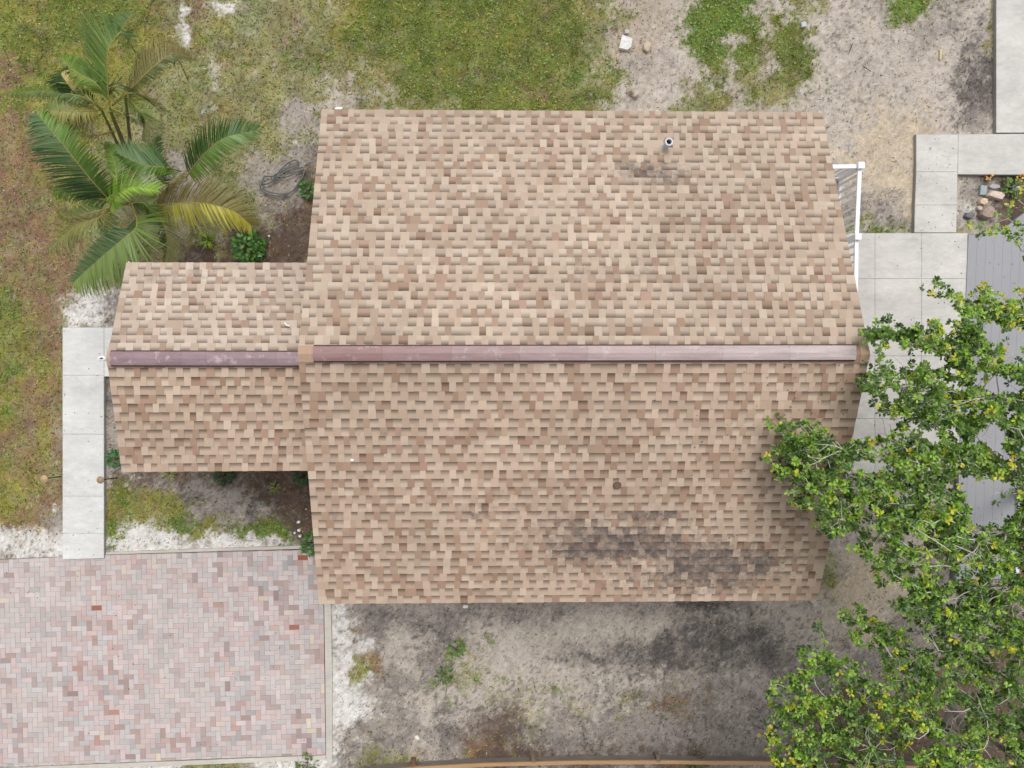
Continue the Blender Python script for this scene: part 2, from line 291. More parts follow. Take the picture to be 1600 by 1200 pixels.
def classweights(X, Y):
    pp = topix(np.stack([X, Y, np.zeros_like(X)], -1)); px = pp[..., 0]; py = pp[..., 1]
    wx = (fbm(X, Y, .5, 3)-.5)*80+(fbm(X, Y, .09, 5)-.5)*40; wy = (fbm(X, Y, .5, 11)-.5)*80+(fbm(X, Y, .09, 13)-.5)*40
    gx = np.clip((px+wx)/40-.5, 0, 38.999); gy = np.clip((py+wy)/40-.5, 0, 28.999)
    ix = gx.astype(int); iy = gy.astype(int); fx = gx-ix; fy = gy-iy
    idx = np.array([[KEYS.index(c) for c in r] for r in MAP])
    W = np.zeros(X.shape+(len(KEYS),), np.float32)
    for (a, b, ww) in ((0, 0, (1-fx)*(1-fy)), (1, 0, fx*(1-fy)), (0, 1, (1-fx)*fy), (1, 1, fx*fy)):
        k = idx[iy+b, ix+a]
        for c in range(len(KEYS)): W[..., c] += ww*(k == c)
    pwx = (fbm(X, Y, .22, 31)-.5)*34; pwy = (fbm(X, Y, .22, 37)-.5)*34
    for (x, y, rx, ry, c, s) in PATCH:
        d = ((px+pwx-x)/rx)**2+((py+pwy-y)/ry)**2
        W[..., KEYS.index(c)] += 1.45*s*np.exp(-d*1.1)
    CM = np.eye(len(KEYS), dtype=np.float32)
    for a, dct in COMP.items():
        for b, v in dct.items(): CM[KEYS.index(a), KEYS.index(b)] = v*.82
    W = W/np.maximum(1, W.sum(-1, keepdims=True))
    W = W @ CM
    for c in range(len(KEYS)):
        W[..., c] += np.minimum(1, W[..., c]*6)*((fbm(X, Y, .22, 100+c*7, 5, .8)-.5)*2.0+(vn(X, Y, .03, 300+c)-.5)*.5)
    W = np.clip(W, 0, None)**3+1e-6
    return W/W.sum(-1, keepdims=True), px, py
fine = np.arange(-11.6, 12.6, .034); finey = np.arange(-8.6, 8.8, .034)
ox = np.array([-300, -150, -80, -45, -28, -19, -14.]); 
gx_ = np.concatenate([ox, fine, -ox[::-1]]); gy_ = np.concatenate([ox, [-11], finey, [11], -ox[::-1]])
X, Y = np.meshgrid(gx_, gy_)
W, PX, PY = classweights(X, Y)
pal = np.array([lin(CLS[k])*ALB for k in KEYS])
COL = W @ pal
tone = 1+(fbm(X, Y, .9, 71, 4)-.5)*.16+(hsh(np.round(X*400), np.round(Y*400), 77)-.5)*.2+(vn(X, Y, .07, 78)-.5)*.2+(vn(X, Y, .13, 79)-.5)*.12
veg = sum(W[..., KEYS.index(k)] for k in 'GgyLb')[..., None]
h1 = (fbm(X, Y, .45, 511, 4, .7)-.5)[..., None]; h2 = (fbm(X, Y, .3, 521, 4, .7)-.5)[..., None]
COL = COL*(1+veg*(h1*np.array([.65, .45, .3])+h2*np.array([.4, .7, .45])))
speck = ((vn(X, Y, .055, 91)+(fbm(X, Y, .6, 95)-.5)*.55) > .84)*(W[..., KEYS.index('s')]+W[..., KEYS.index('w')]+W[..., KEYS.index('m')]+W[..., KEYS.index('q')])
COL = COL*tone[..., None]*(1-.42*np.minimum(1, speck)[..., None])
Z = (fbm(X, Y, .5, 55, 5)-.5)*.05-.03+(vn(X, Y, .05, 59)-.5)*.012
Z = np.where((np.abs(X) > 13) | (np.abs(Y) > 9.5), -.03, Z)
ny, nx = X.shape
ii = np.arange(ny*nx).reshape(ny, nx)
FC = np.stack([ii[:-1, :-1], ii[:-1, 1:], ii[1:, 1:], ii[1:, :-1]], -1).reshape(-1, 4)
g = npmesh('ground', np.stack([X, Y, Z], -1).reshape(-1, 3), FC, 4, COL.reshape(-1, 3), M_ground, smooth=True)
tag(g, kind='structure')
del W, COL

# ---------------------------------------------------------------- paved surfaces
def poly(*pts, z=0.0): return [tuple(P(x, y, z))[:2] for x, y in pts]
def slabs(name, quads, z0, z1, col):
    mb = MB()
    for q in quads:
        k = 1+random.uniform(-.02, .02)
        pl = poly(*q, z=z1); n = len(pl)
        if sum(pl[i][0]*pl[(i+1) % n][1]-pl[(i+1) % n][0]*pl[i][1] for i in range(n)) < 0: pl = pl[::-1]
        mb.prism(pl, z0, z1, [c*k for c in col], bev=.002)
        gx0 = sum(p[0] for p in pl)/n; gy0 = sum(p[1] for p in pl)/n; gi = quads.index(q)
        if len(quads) > 1: mb.prism([(p[0]+math.copysign(.006, p[0]-gx0), p[1]+math.copysign(.006, p[1]-gy0)) for p in pl], z0+.003, z1-.004-.0006*gi, [c*.62 for c in col])
    o = mb.build(name, M_conc); tag(o, kind='structure'); return o
cl = al(222, 222, 219); cr = al(212, 209, 204); cj = .4
slabs('concrete_path', [[(98, 512), (162, 512), (162, 586), (98, 586)], [(163, 512), (250, 512), (250, 588), (163, 588)], [(98, 586.7), (162, 586.7), (162, 678), (98, 678)],
   [(98, 678.7), (162, 678.7), (162, 775), (98, 775)], [(98, 775.6), (162, 775.6), (162, 833), (98, 833)], [(98, 833.6), (162, 833.6), (162, 872), (98, 874)]], -.12, .06, cl)
slabs('concrete_path', [[(1557, -120), (1700, -120), (1700, 207), (1557, 207)], [(1432, 210), (1497, 210), (1496, 268), (1432, 268)], [(1497.6, 210), (1800, 208), (1800, 274), (1497, 272)],
   [(1432, 268.6), (1496, 268.6), (1495, 320), (1430, 320)], [(1430, 320.6), (1495, 320.6), (1494, 363), (1429, 363)]], -.12, .07, cr)
# patio slab by the back door
pq = []
xs = [1180, 1367, 1440, 1512]; ys = [364, 435, 556, 654, 740]
for j in range(4):
    for i in range(3): pq.append([(xs[i]+.5, ys[j]+.5), (xs[i+1]-.2, ys[j]+.5), (xs[i+1]-.2, ys[j+1]-.2), (xs[i]+.5, ys[j+1]-.2)])
slabs('concrete_patio', pq, -.12, .09, cr)

# herringbone driveway
PQ = [P(-260, 886), P(165, 867), P(493, 858), P(506, 948), P(509, 1178), P(-260, 1206)]
PQ = [Vector((p.x, p.y)) for p in PQ]
def clip(poly_, a, b):
    out = []; n = b-a
    def s(p): return n.x*(p.y-a.y)-n.y*(p.x-a.x)
    for i in range(len(poly_)):
        p, q = poly_[i], poly_[(i+1) % len(poly_)]; sp, sq = s(p), s(q)
        if sp <= 0: out.append(p)
        if sp*sq < 0: out.append(p+(q-p)*(sp/(sp-sq)))
    return out
mb = MB(); a_ = .1012; ang = R(1.2)
pc = [(212, 190, 188), (206, 192, 191), (200, 196, 196), (208, 182, 178), (190, 166, 163), (202, 170, 163), (182, 178, 178), (186, 160, 152), (214, 198, 184), (172, 150, 148), (196, 150, 138), (214, 200, 198)]
pwt = [9, 9, 9, 6, 4, 2.4, 4, 3, 1.0, 2.6, .5, 7]
pr = random.Random(3)
o0 = PQ[0]; ca, sa = math.cos(ang), math.sin(ang)
for i in range(-4, 105):
    for j in range(-60, 12):
        t = (i-j) % 4
        if t not in (0, 3): continue
        w_, h_ = (2, 1) if t == 0 else (1, 2)
        g0 = .0028
        c4 = [(i*a_+g0, j*a_+g0), ((i+w_)*a_-g0, j*a_+g0), ((i+w_)*a_-g0, (j+h_)*a_-g0), (i*a_+g0, (j+h_)*a_-g0)]
        q = [Vector((o0.x+x*ca-y*sa, o0.y+x*sa+y*ca)) for x, y in c4]
        for k in range(6):
            if len(q) < 3: break
            q = clip(q, PQ[k], PQ[(k+1) % 6])
        if len(q) < 3: continue
        ar = abs(sum(q[k].x*q[(k+1) % len(q)].y-q[(k+1) % len(q)].x*q[k].y for k in range(len(q))))/2
        if ar < .0006: continue
        c = np.array(pr.choices(pc, pwt)[0], float)
        if pr.random() < .0022: c = np.array((176, 104, 86.))
        if pr.random() < .005: c = np.array((222, 208, 184.))
        cx, cy = q[0].x, q[0].y
        du = float(np.clip((fbm(np.array([cx]), np.array([cy]), 1.3, 401)[0]-.42)*2.2, 0, .55))
        c = c*(1-du)+np.array((206, 196, 193))*du
        gm = c.mean(); c = gm+(c-gm)*.82+pr.uniform(-8, 6)+np.array((-5, -6, -7))
        h = pr.uniform(-.0015, .0015)
        mb.prism([tuple(p) for p in q], -.03, .024+h, lin(c)*ALB, bev=.0022)
o = mb.build('paver_driveway', M_paver); tag(o, kind='structure')
mb = MB(); mb.prism([tuple(p) for p in PQ], -.05, .018, al(176, 168, 165)); o = mb.build('paver_sand_bed', M_paver); tag(o, kind='structure')
mb = MB()
for q in ([(506.5, 948), (517, 946), (519, 1060), (508.3, 1060)], [(508.3, 1060), (519, 1060), (519, 1186), (509.5, 1186)], [(494, 858), (503, 858), (517, 946), (506.5, 948)],
          [(165, 863), (330, 857), (330, 861.5), (165, 866.5)], [(330, 857), (490, 852), (490, 857), (330, 861.5)], [(-200, 1208), (509, 1180), (509, 1187), (-200, 1215)]):
    mb.prism(poly(*[q[3], q[2], q[1], q[0]], z=.012), -.05, .012, al(206, 200, 190), bev=.004)
o = mb.build('concrete_kerb', M_conc); tag(o, kind='structure')

# ---------------------------------------------------------------- house
ZE, ZR = 2.95, 4.40
ZE2 = 2.95
house = empty('house', P(880, 560, 0))
tag(house, 'small house with tan and brown shingle gable roof and a lower entry gable', 'house')
TAN = [(195, 178, 162), (190, 172, 156), (200, 184, 169), (184, 165, 149), (193, 174, 159)]
BRN = [(170, 147, 130), (163, 139, 122), (175, 154, 137), (168, 148, 132), (172, 146, 130)]
STAIN = [(1015, 850, 80, 18, 1.5), (915, 858, 45, 14, 1.0), (1110, 880, 70, 22, 1.2), (1015, 803, 30, 7, 1.1), (970, 838, 50, 10, .9), (1060, 905, 110, 20, .5), (1190, 870, 30, 20, .6), (1020, 805, 40, 8, .8), (1180, 880, 80, 26, .5), (760, 790, 60, 20, .4), (740, 800, 12, 8, .6), (900, 830, 80, 40, .5),
         (1035, 274, 50, 17, 1.05), (980, 262, 40, 12, .6), (860, 250, 60, 30, .15), (870, 430, 120, 30, .22), (1000, 420, 100, 20, .18), (1000, 860, 200, 60, .35), (620, 660, 80, 30, .18), (340, 430, 60, 16, .35), (260, 430, 50, 14, .3), (420, 470, 30, 12, .2), (1120, 920, 60, 18, .4), (700, 790, 160, 20, .18),
         (530, 800, 10, 8, .5)]
def stain_at(p):
    q = topix(np.array([p])) [0]; s = 0
    for x, y, rx, ry, k in STAIN: s += k*math.exp(-((q[0]-x)/rx)**2-((q[1]-y)/ry)**2)
    return s
def slope(mb, A, B, Cc, D, ncourse, seed, tint=(1, 1, 1), pb_=.2):
    """A,B eave ends, Cc,D ridge ends (same order as A,B)"""
    rr = random.Random(seed)
    A, B, Cc, D = map(Vector, (A, B, Cc, D))
    nrm = (B-A).cross(Cc-A).normalized()
    if nrm.z < 0: nrm = -nrm
    L = (B-A).length
    def pt(u, v, h): return (A*(1-u)+B*u)*(1-v)+(Cc*(1-u)+D*u)*v+nrm*h
    # underlay
    mb.add([pt(0, 0, -.02), pt(1, 0, -.02), pt(1, 1, -.02), pt(0, 1, -.02), pt(0, 0, 0), pt(1, 0, 0), pt(1, 1, 0), pt(0, 1, 0)],
           [(0, 1, 2, 3), (4, 5, 6, 7), (0, 1, 5, 4), (1, 2, 6, 5), (2, 3, 7, 6), (3, 0, 4, 7)], al(*TAN[3]))
    for i in range(ncourse):
        v0 = i/ncourse; v1 = (i+1)/ncourse; u = 0.0; tooth = rr.random() < .5
        hb, ht = .0075, .0015
        wob = rr.uniform(-.002, .002)
        mood = rr.random()
        while u < 1:
            wd = rr.uniform(.082, .122) if tooth else rr.uniform(.095, .155)
            if rr.random() < .06: wd *= 1.5
            u1 = min(1, u+wd/L)
            if 1-u1 < .04/L*2: u1 = 1
            br = rr.random() < (pb_ if tooth else .09)+.25*max(0, fbm(np.array([(A.x+(B.x-A.x)*u)]), np.array([v0*4.3+seed]), .7, 871)[0]-.52)
            pm = pt((u+u1)/2, (v0+v1)/2, 0)
            grad = rr.choice(BRN if br else TAN)
            c = np.array(grad, float)+rr.uniform(-6, 6)
            n1 = fbm(np.array([pm.x]), np.array([pm.y]), 1.6, 801)[0]-.5
            c = c*(1+n1*.12)*np.array(tint)
            s = stain_at(pm)
            s = max(0, s*(.55+.8*rr.random()) )
            mb.st = min(1.2, s)
            col = lin(c)*ALB
            e0 = rr.uniform(-.002, .002)/4.3
            if tooth:
                h = .0065+rr.uniform(0, .0015)
                a, b, d, e = pt(u, v0+wob/4, hb+h), pt(u1, v0+wob/4, hb+h), pt(u1, v1, ht+h*.8), pt(u, v1, ht+h*.8)
                a2, b2, d2, e2 = pt(u, v0, -.0), pt(u1, v0, -.0), pt(u1, v1, .0), pt(u, v1, .0)
                mb.add([a, b, d, e, a2, b2, d2, e2], [(0, 1, 2, 3), (0, 4, 5, 1), (1, 5, 6, 2), (3, 7, 4, 0)], col)
            else:
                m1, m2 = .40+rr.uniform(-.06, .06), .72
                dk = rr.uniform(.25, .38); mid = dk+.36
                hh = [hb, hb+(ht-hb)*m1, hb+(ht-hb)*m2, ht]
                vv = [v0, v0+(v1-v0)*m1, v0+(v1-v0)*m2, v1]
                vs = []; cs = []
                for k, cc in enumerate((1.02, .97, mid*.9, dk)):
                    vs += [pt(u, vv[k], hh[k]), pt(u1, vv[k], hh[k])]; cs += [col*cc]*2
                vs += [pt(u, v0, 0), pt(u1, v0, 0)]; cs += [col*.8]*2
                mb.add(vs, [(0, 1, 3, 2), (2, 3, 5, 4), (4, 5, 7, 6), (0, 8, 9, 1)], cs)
            u = u1
            tooth = not tooth if rr.random() < .93 else tooth
def ridge_caps(mb, a, b, drop, wid, step, col):
    a = Vector(a); b = Vector(b); d = (b-a); L = d.length; d.normalize(); sdv = Vector((-d.y, d.x, 0)).normalized()
    n = int(L/step); rr = random.Random(5)
    for i in range(n+1):
        t0 = i*step; t1 = min(L, t0+step*1.3)
        if t1-t0 < .03: continue
        c = lin(np.array(col)+rr.uniform(-14, 8))*ALB
        p0 = a+d*t0; p1 = a+d*t1
        def q(p, s, h): return p+sdv*s*wid+Vector((0, 0, -abs(s)*drop+h))
        h0, h1 = .022+rr.uniform(0, .003), .010
        vs = [q(p0, -1, h0), q(p0, 0, h0+.004), q(p0, 1, h0), q(p1, -1, h1), q(p1, 0, h1+.004), q(p1, 1, h1), q(p0, -1, 0), q(p0, 0, 0), q(p0, 1, 0)]
        mb.add(vs, [(0, 1, 4, 3), (1, 2, 5, 4), (0, 6, 7, 1), (1, 7, 8, 2)], c)
tl, tr_, bl, br_ = P(503, 171.5, ZE), P(1284, 176, ZE), P(498.5, 943, ZE), P(1277, 937.5, ZE)
M_shingle.node_tree.nodes['Principled BSDF']
def add_stain(m, c2, s1, s2):
    n = m.node_tree; L = n.links; b = n.nodes['Principled BSDF']; src = b.inputs['Base Color'].links[0].from_socket
    a = [x for x in n.nodes if x.type == 'ATTRIBUTE'][0]; tc = [x for x in n.nodes if x.type == 'TEX_COORD'][0]
    no = n.nodes.new('ShaderNodeTexNoise'); no.inputs['Scale'].default_value = s1; no.inputs['Detail'].default_value = 9; no.inputs['Roughness'].default_value = .82
    L.new(tc.outputs['Object'], no.inputs[0])
    ad = n.nodes.new('ShaderNodeMath'); ad.operation = 'MULTIPLY_ADD'; L.new(a.outputs['Alpha'], ad.inputs[0]); ad.inputs[1].default_value = .25; L.new(no.outputs[0], ad.inputs[2])
    mr = n.nodes.new('ShaderNodeMapRange'); mr.inputs[1].default_value = .57; mr.inputs[2].default_value = .86; mr.inputs[4].default_value = .80; L.new(ad.outputs[0], mr.inputs[0])
    mx = n.nodes.new('ShaderNodeMix'); mx.data_type = 'RGBA'; L.new(mr.outputs[0], mx.inputs[0]); L.new(src, mx.inputs[6]); mx.inputs[7].default_value = (*c2, 1); L.new(mx.outputs[2], b.inputs['Base Color'])
add_stain(M_shingle, tuple(al(76, 73, 75)), 6.5, 0)
rl, rr_ = P(466, 553, ZR), P(1359, 554, ZR)
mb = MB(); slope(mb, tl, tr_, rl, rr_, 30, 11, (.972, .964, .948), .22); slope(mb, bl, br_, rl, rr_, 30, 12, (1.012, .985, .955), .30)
ridge_caps(mb, rl, rr_, .034, .12, .145, (184, 155, 134))
roof = mb.build('roof', M_shingle, house)
tag(roof, 'large main gable roof of tan and brown shingles')
# ridge vents
def ridge_vent(a, b, par, cola, pale_mix):
    a = Vector(a); b = Vector(b); d = (b-a).normalized(); s = Vector((-d.y, d.x, 0)).normalized(); mb = MB()
    def q(p, t, h): return p+s*t+Vector((0, 0, h))
    n = 8; L = (b-a).length
    prof = [(-.108, -.03), (-.104, .022), (-.06, .036), (0, .044), (.06, .036), (.104, .022), (.108, -.03)]
    for i in range(n):
        p0 = a+d*(L*i/n+(.002 if i else 0)); p1 = a+d*(L*(i+1)/n); lift = (i % 2)*.0015
        k = random.uniform(.95, 1.05); ch = pale_mix*(i+.5)/n; cq = np.array(cola)*(1-ch)+al(206, 196, 195)*ch  # vent segments blend to a paler colour towards the far end
        vs = [q(p0, t, h+lift) for t, h in prof]+[q(p1, t, h+lift) for t, h in prof]; m = len(prof)
        mb.add(vs, [(j, j+1, m+j+1, m+j) for j in range(m-1)]+[tuple(range(m)), tuple(range(2*m-1, m-1, -1))], [c*k for c in cq])
    o = mb.build('ridge_vent', M_vent, par)
    mb = MB()
    for sgn in (-1, 1):   # dark louvre flange under each edge and its screws
        mb.add([q(a, sgn*.104, .010), q(b, sgn*.104, .010), q(b, sgn*.124, -.008), q(a, sgn*.124, -.008), q(a, sgn*.104, -.03), q(b, sgn*.104, -.03), q(b, sgn*.124, -.035), q(a, sgn*.124, -.035)],
               [(0, 1, 2, 3), (3, 2, 6, 7), (0, 3, 7, 4), (1, 5, 6, 2)], al(92, 66, 66))
        t = .2
        while t < L-.1:
            c = q(a+d*t, sgn*.112, .006); mb.lathe(c, [(.011, 0), (.011, .008), (.006, .011)], 8, al(60, 46, 46)); t += .34+random.uniform(-.03, .03)
    mb.build('flange', M_plain, o)
    return o
M_vent = mat('painted_aluminium', rough=.5, noise=[(2.2, 8, .8, 1.14, (1, 7, 1)), (45, 4, .9, 1.06, ONE)], spec=.35, metal=0, tintnoise=(5, tuple(al(205, 190, 188)), .56, .74))
up = Vector((0, 0, .03))
ridge_vent(P(490, 552.5, ZR+.03), P(1336, 551, ZR+.03), roof, al(150, 116, 114), .75)
# entry roof
e_tl, e_bl = P(198, 410.5, ZE2), P(190.5, 737, ZE2)
e_tr, e_br = P(530, 411, ZE2), P(530, 734.5, ZE2)
w2 = (e_tl.y-e_bl.y)/2; ZR2 = ZE2+w2*.36
e_rl, e_rr = P(167, 560, ZR2), P(540, 560.5, ZR2)
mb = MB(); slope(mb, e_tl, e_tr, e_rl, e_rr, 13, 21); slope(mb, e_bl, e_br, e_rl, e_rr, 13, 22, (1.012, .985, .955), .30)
ridge_caps(mb, e_rl, e_rr, .034, .12, .145, (188, 160, 142))
roof2 = mb.build('roof', M_shingle, house); tag(roof2, 'lower entry gable roof of tan and brown shingles')
ridge_vent(P(173, 560, ZR2+.03), P(470, 560.5, ZR2+.03), roof2, al(148, 124, 130), .1)
# walls under both roofs, fascia boards
def wallbox(x0, x1, y0, y1, zt, ridge, axis_y, name='wall'):
    mb = MB(); yc = (y0+y1)/2
    v = [(x0, y0, -.1), (x1, y0, -.1), (x1, y1, -.1), (x0, y1, -.1), (x0, y0, zt), (x1, y0, zt), (x1, y1, zt), (x0, y1, zt), (x0, yc, ridge), (x1, yc, ridge)]
    f = [(0, 1, 5, 4), (2, 3, 7, 6), (3, 0, 4, 8, 7), (1, 2, 6, 9, 5)]
    mb.add(v, f, al(214, 206, 194)); return mb.build(name, M_wall, house)
ov = .3
wallbox(tl.x+ov, tr_.x-ov, bl.y+ov, tl.y-ov, ZE-.06+.1, ZR-.12, 0)
wallbox(e_tl.x+ov, tl.x+ov-.01, e_bl.y+ov, e_tl.y-ov, ZE2+.02, ZR2-.12, 0)
mb = MB()
def fascia(a, b, mbx=mb, t=.022, h=.14):
    a = Vector(a)+Vector((0, 0, -h/2-.022)); b = Vector(b)+Vector((0, 0, -h/2-.022)); mbx.bar(a, b, t, h, al(226, 220, 212))
ins = .02
fascia(tl+Vector((0, -ins, 0)), tr_+Vector((0, -ins, 0))); fascia(bl+Vector((0, ins, 0)), br_+Vector((0, ins, 0)))
for p, q, sx in ((tl, rl, 1), (bl, rl, 1), (tr_, rr_, -1), (br_, rr_, -1)): fascia(p+Vector((sx*ins, 0, 0)), q+Vector((sx*ins, 0, 0)))
for p, q in ((e_tl, e_rl), (e_bl, e_rl)): fascia(p+Vector((ins, 0, 0)), q+Vector((ins, 0, 0)))
mb.build('fascia', M_plain, house)
# security light on the entry gable: white oval body with a dark sensor
c0 = P(160, 560, 2.9); mb = MB()
mb.bar(c0+Vector((.16, 0, 0)), c0+Vector((-.02, 0, 0)), .03, .03, al(235, 235, 238))
n = 18; ring = [(c0.x+.075*math.cos(2*math.pi*k/n), c0.y+.042*math.sin(2*math.pi*k/n)) for k in range(n)]
mb.prism(ring, c0.z-.04, c0.z+.03, al(240, 240, 244), bev=.015)
sl = mb.build('security_light', M_white, house)
mb = MB(); ring = [(c0.x+.03*math.cos(2*math.pi*k/10), c0.y+.014*math.sin(2*math.pi*k/10)) for k in range(10)]
mb.prism(ring, c0.z+.028, c0.z+.036, al(70, 70, 84)); mb.build('sensor', M_white, sl)
# plumbing vent
def roofz(px, py):
    z = 3.5
    for _ in range(12):
        p = P(px, py, z); yc = rl.y; t = abs(p.y-yc)/abs((tl if p.y > yc else bl).y-yc); z = ZR-(ZR-ZE)*t
    return z+.012
zb = roofz(1039, 230); vb = P(1039, 230, zb); mb = MB()
mb.lathe((vb.x, vb.y, zb-.06), [(.062, 0), (.062, .09), (.047, .13), (.050, .30), (.064, .305), (.064, .33), (.042, .33), (.042, .08)], 20, al(205, 210, 216))
vp = mb.build('vent_pipe', M_plain, roof, smooth=False)
mb = MB(); mb.lathe((vb.x, vb.y, zb-.06+.1), [(.0415, 0), (.0415, .16)], 16, al(22, 20, 20)); mb.build('pipe_bore', M_plain, vp)
mb = MB(); M4 = Matrix.Translation((vb.x, vb.y, zb+.004)) @ Matrix.Rotation(-math.atan2(ZR-ZE, tl.y-rl.y), 4, 'X')
mb.box((-.075, -.08, -.004), (.075, .06, .004), al(168, 150, 138), M4); mb.build('flashing', M_shingle, vp)

# ---------------------------------------------------------------- back porch and railing
mb = MB(); mb.prism(poly((1230, 278), (1311, 278), (1311, 430), (1230, 430), z=.3)[::-1], -.05, .3, cr, bev=.01)
o = mb.build('porch_slab', M_conc); tag(o, kind='structure')
rail = empty('porch_railing', P(1318, 330, 0)); tag(rail, 'white vinyl railing with square posts and balusters beside the right edge of the main roof', 'railing')
WH = al(246, 246, 250)
zt = 1.12
pA, pB = P(1343, 260, zt), P(1338, 371, zt); pC = P(1336, 520, zt); pD = P(1285, 261, zt)
def post(p):
    mb = MB(); mb.box((p.x-.05, p.y-.05, 0), (p.x+.05, p.y+.05, zt+.06), WH); mb.box((p.x-.066, p.y-.066, zt+.062), (p.x+.066, p.y+.066, zt+.085), WH, bev=.01)
    mb.build('post', M_white, rail)
post(pA); post(pB)
for a, b in ((pA, pB), (pB, pC), (pD, pA)):
    mb = MB(); mb.bar(a, b, .075, .04, WH); mb.build('top_rail', M_white, rail)
    dz = Vector((0, 0, -.76)); mb = MB(); mb.bar(a+dz, b+dz, .045, .05, WH); mb.build('bottom_rail', M_white, rail)
    L = (b-a).length; k = int(L/.165)
    for i in range(1, k+1):
        p = a+(b-a)*(i/(k+1)); mb = MB(); mb.box((p.x-.019, p.y-.019, p.z-.745), (p.x+.019, p.y+.019, p.z-.015), WH); mb.build('baluster', M_white, rail)

# ---------------------------------------------------------------- grey boarded deck at the right
dk = empty('boarded_deck', P(1560, 600, 0)); tag(dk, 'low grey painted board deck beneath the tree at the right edge', 'deck')
ZD = .11
mb = MB(); gry = (158, 159, 163)
x0, x1 = P(1512, 600, ZD).x, P(1592, 600, ZD).x
n = 0; xx = x0; yb = P(1500, 905, ZD).y
def topy(x): # slanted top edge
    a = P(1512, 367, ZD); b = P(1600, 333, ZD); return a.y if x < P(1556, 360, ZD).x else a.y+(b.y-a.y)*(x-P(1556, 360, ZD).x)/(b.x-P(1556, 360, ZD).x)
while xx < x1+1.6:
    wdt = .187; k = random.uniform(.985, 1.015); sk = -.25
    ya, yb2 = topy(xx), topy(xx+wdt)
    q = [(xx+sk, yb), (xx+wdt-.0025+sk, yb), (xx+wdt-.0025, yb2), (xx, ya)]
    mb.prism(q, ZD-.04, ZD, [c*k for c in al(*gry)], bev=.002); xx += wdt; n += 1
mb.build('decking', M_board, dk)
mb = MB(); mb.prism([(x0-.012+sk, yb-.01), (x1+1.6, yb-.01), (x1+1.6, topy(x1+1.6)+.01), (P(1556, 360, ZD).x, topy(0)+.012), (x0-.012, topy(0)+.012)], -.05, ZD-.045, al(120, 120, 128)); mb.build('frame', M_wood, dk)
mb = MB(); a = P(1591, 770, ZD+.02); b = P(1587, 905, ZD+.02); mb.bar(a, b, .07, .1, al(215, 225, 235)); mb.build('trim', M_white, dk)
mb = MB(); mb.prism(poly((1596, 740), (1700, 740), (1700, 905), (1592, 905), z=ZD+.01)[::-1], ZD-.03, ZD+.01, al(150, 110, 98)); mb.build('brick_step', M_paver, dk)

# ---------------------------------------------------------------- timber edging along the bottom
ed = empty('timber_edging', P(930, 1190, 0)); tag(ed, 'low weathered timber edging board with stakes along the bottom of the yard', 'edging')
ln = [(560, 1206), (650, 1198), (760, 1192), (900, 1188.5), (1040, 1188), (1215, 1190), (1400, 1196), (1700, 1206)]
mb = MB(); mb2 = MB()
for (a, b) in zip(ln[:-1], ln[1:]):
    pa, pb = P(*a, .3), P(*b, .3)
    mb.bar(pa+Vector((0, -.03, 0)), pb+Vector((0, -.03, 0)), .075, .04, al(178, 145, 108)); 
    mb2.bar(P(a[0], a[1]-1, .16)+Vector((0, .012, 0)), P(b[0], b[1]-1, .16)+Vector((0, .012, 0)), .025, .24, al(140, 132, 126))
mb.build('cap_board', M_wood, ed); mb2.build('side_board', M_wood, ed)
for (x, y, c) in ((645, 1190, (140, 110, 86)), (832, 1183, (142, 128, 106)), (1027, 1182, (136, 124, 108)), (1330, 1186, (140, 124, 104))):
    mb = MB(); p = P(x, y, .1); mb.box((p.x-.045, p.y-.02, -.1), (p.x+.045, p.y+.03, .285), al(*c), bev=.006)
    q = P(x+2, y+8, .34); mb.bar((p.x, p.y+.06, .15), (q.x, q.y, .34), .075, .03, al(*c)); mb.build('stake', M_wood, ed)

# ---------------------------------------------------------------- path lights
def path_light(base, cap, col, label):
    b = P(*base, 0); t = P(*cap, .5); e = empty('path_light', b); tag(e, label, 'garden light', 'path lights along the left walkway')
    mb = MB(); mb.tube([b-Vector((0, 0, .05)), t], .011, 8, al(40, 38, 36)); mb.build('stake', M_plain, e)
    mb = MB(); mb.lathe((t.x, t.y, t.z-.05), [(.03, 0), (.03, .05), (.072, .05), (.070, .06), (.030, .085), (.008, .092)], 22, al(*col)); mb.build('lamp_cap', M_alu, e)
path_light((182, 747), (157, 750), (158, 132, 104), 'bronze path light with a round cap, beside the right edge of the left walkway')
path_light((94, 745), (69, 748), (186, 160, 118), 'tan path light with a small cap, in the grass left of the walkway')

# ---------------------------------------------------------------- garden hose
def catmull(pts, m=8):
    pts = [Vector(p) for p in pts]; out = []
    for i in range(len(pts)-1):
        p0 = pts[max(i-1, 0)]; p1 = pts[i]; p2 = pts[i+1]; p3 = pts[min(i+2, len(pts)-1)]
        for k in range(m):
            t = k/m; out.append(.5*((2*p1)+(-p0+p2)*t+(2*p0-5*p1+4*p2-p3)*t*t+(-p0+3*p1-3*p2+p3)*t**3))
    out.append(pts[-1]); return out
hp = [(407, 283), (412, 288), (424, 284), (436, 268), (450, 255), (462, 250), (466, 256), (452, 262), (432, 272), (424, 278), (430, 282), (446, 268), (462, 264), (474, 262), (474, 272), (466, 286), (455, 300), (438, 306), (420, 304), (408, 297), (408, 288),
      (414, 276), (430, 276), (448, 276), (466, 268), (476, 266), (470, 282), (458, 298), (440, 303), (420, 300), (410, 294)]
mb = MB(); mb.tube(catmull([P(x, y, .03+.012*(i % 3)+.01*(i/10)) for i, (x, y) in enumerate(hp)], 7), .0125, 7, al(92, 98, 100))
ho = mb.build('garden_hose', M_hose, smooth=True); tag(ho, 'dark grey garden hose lying in loose loops on the ground left of the main roof', 'hose')

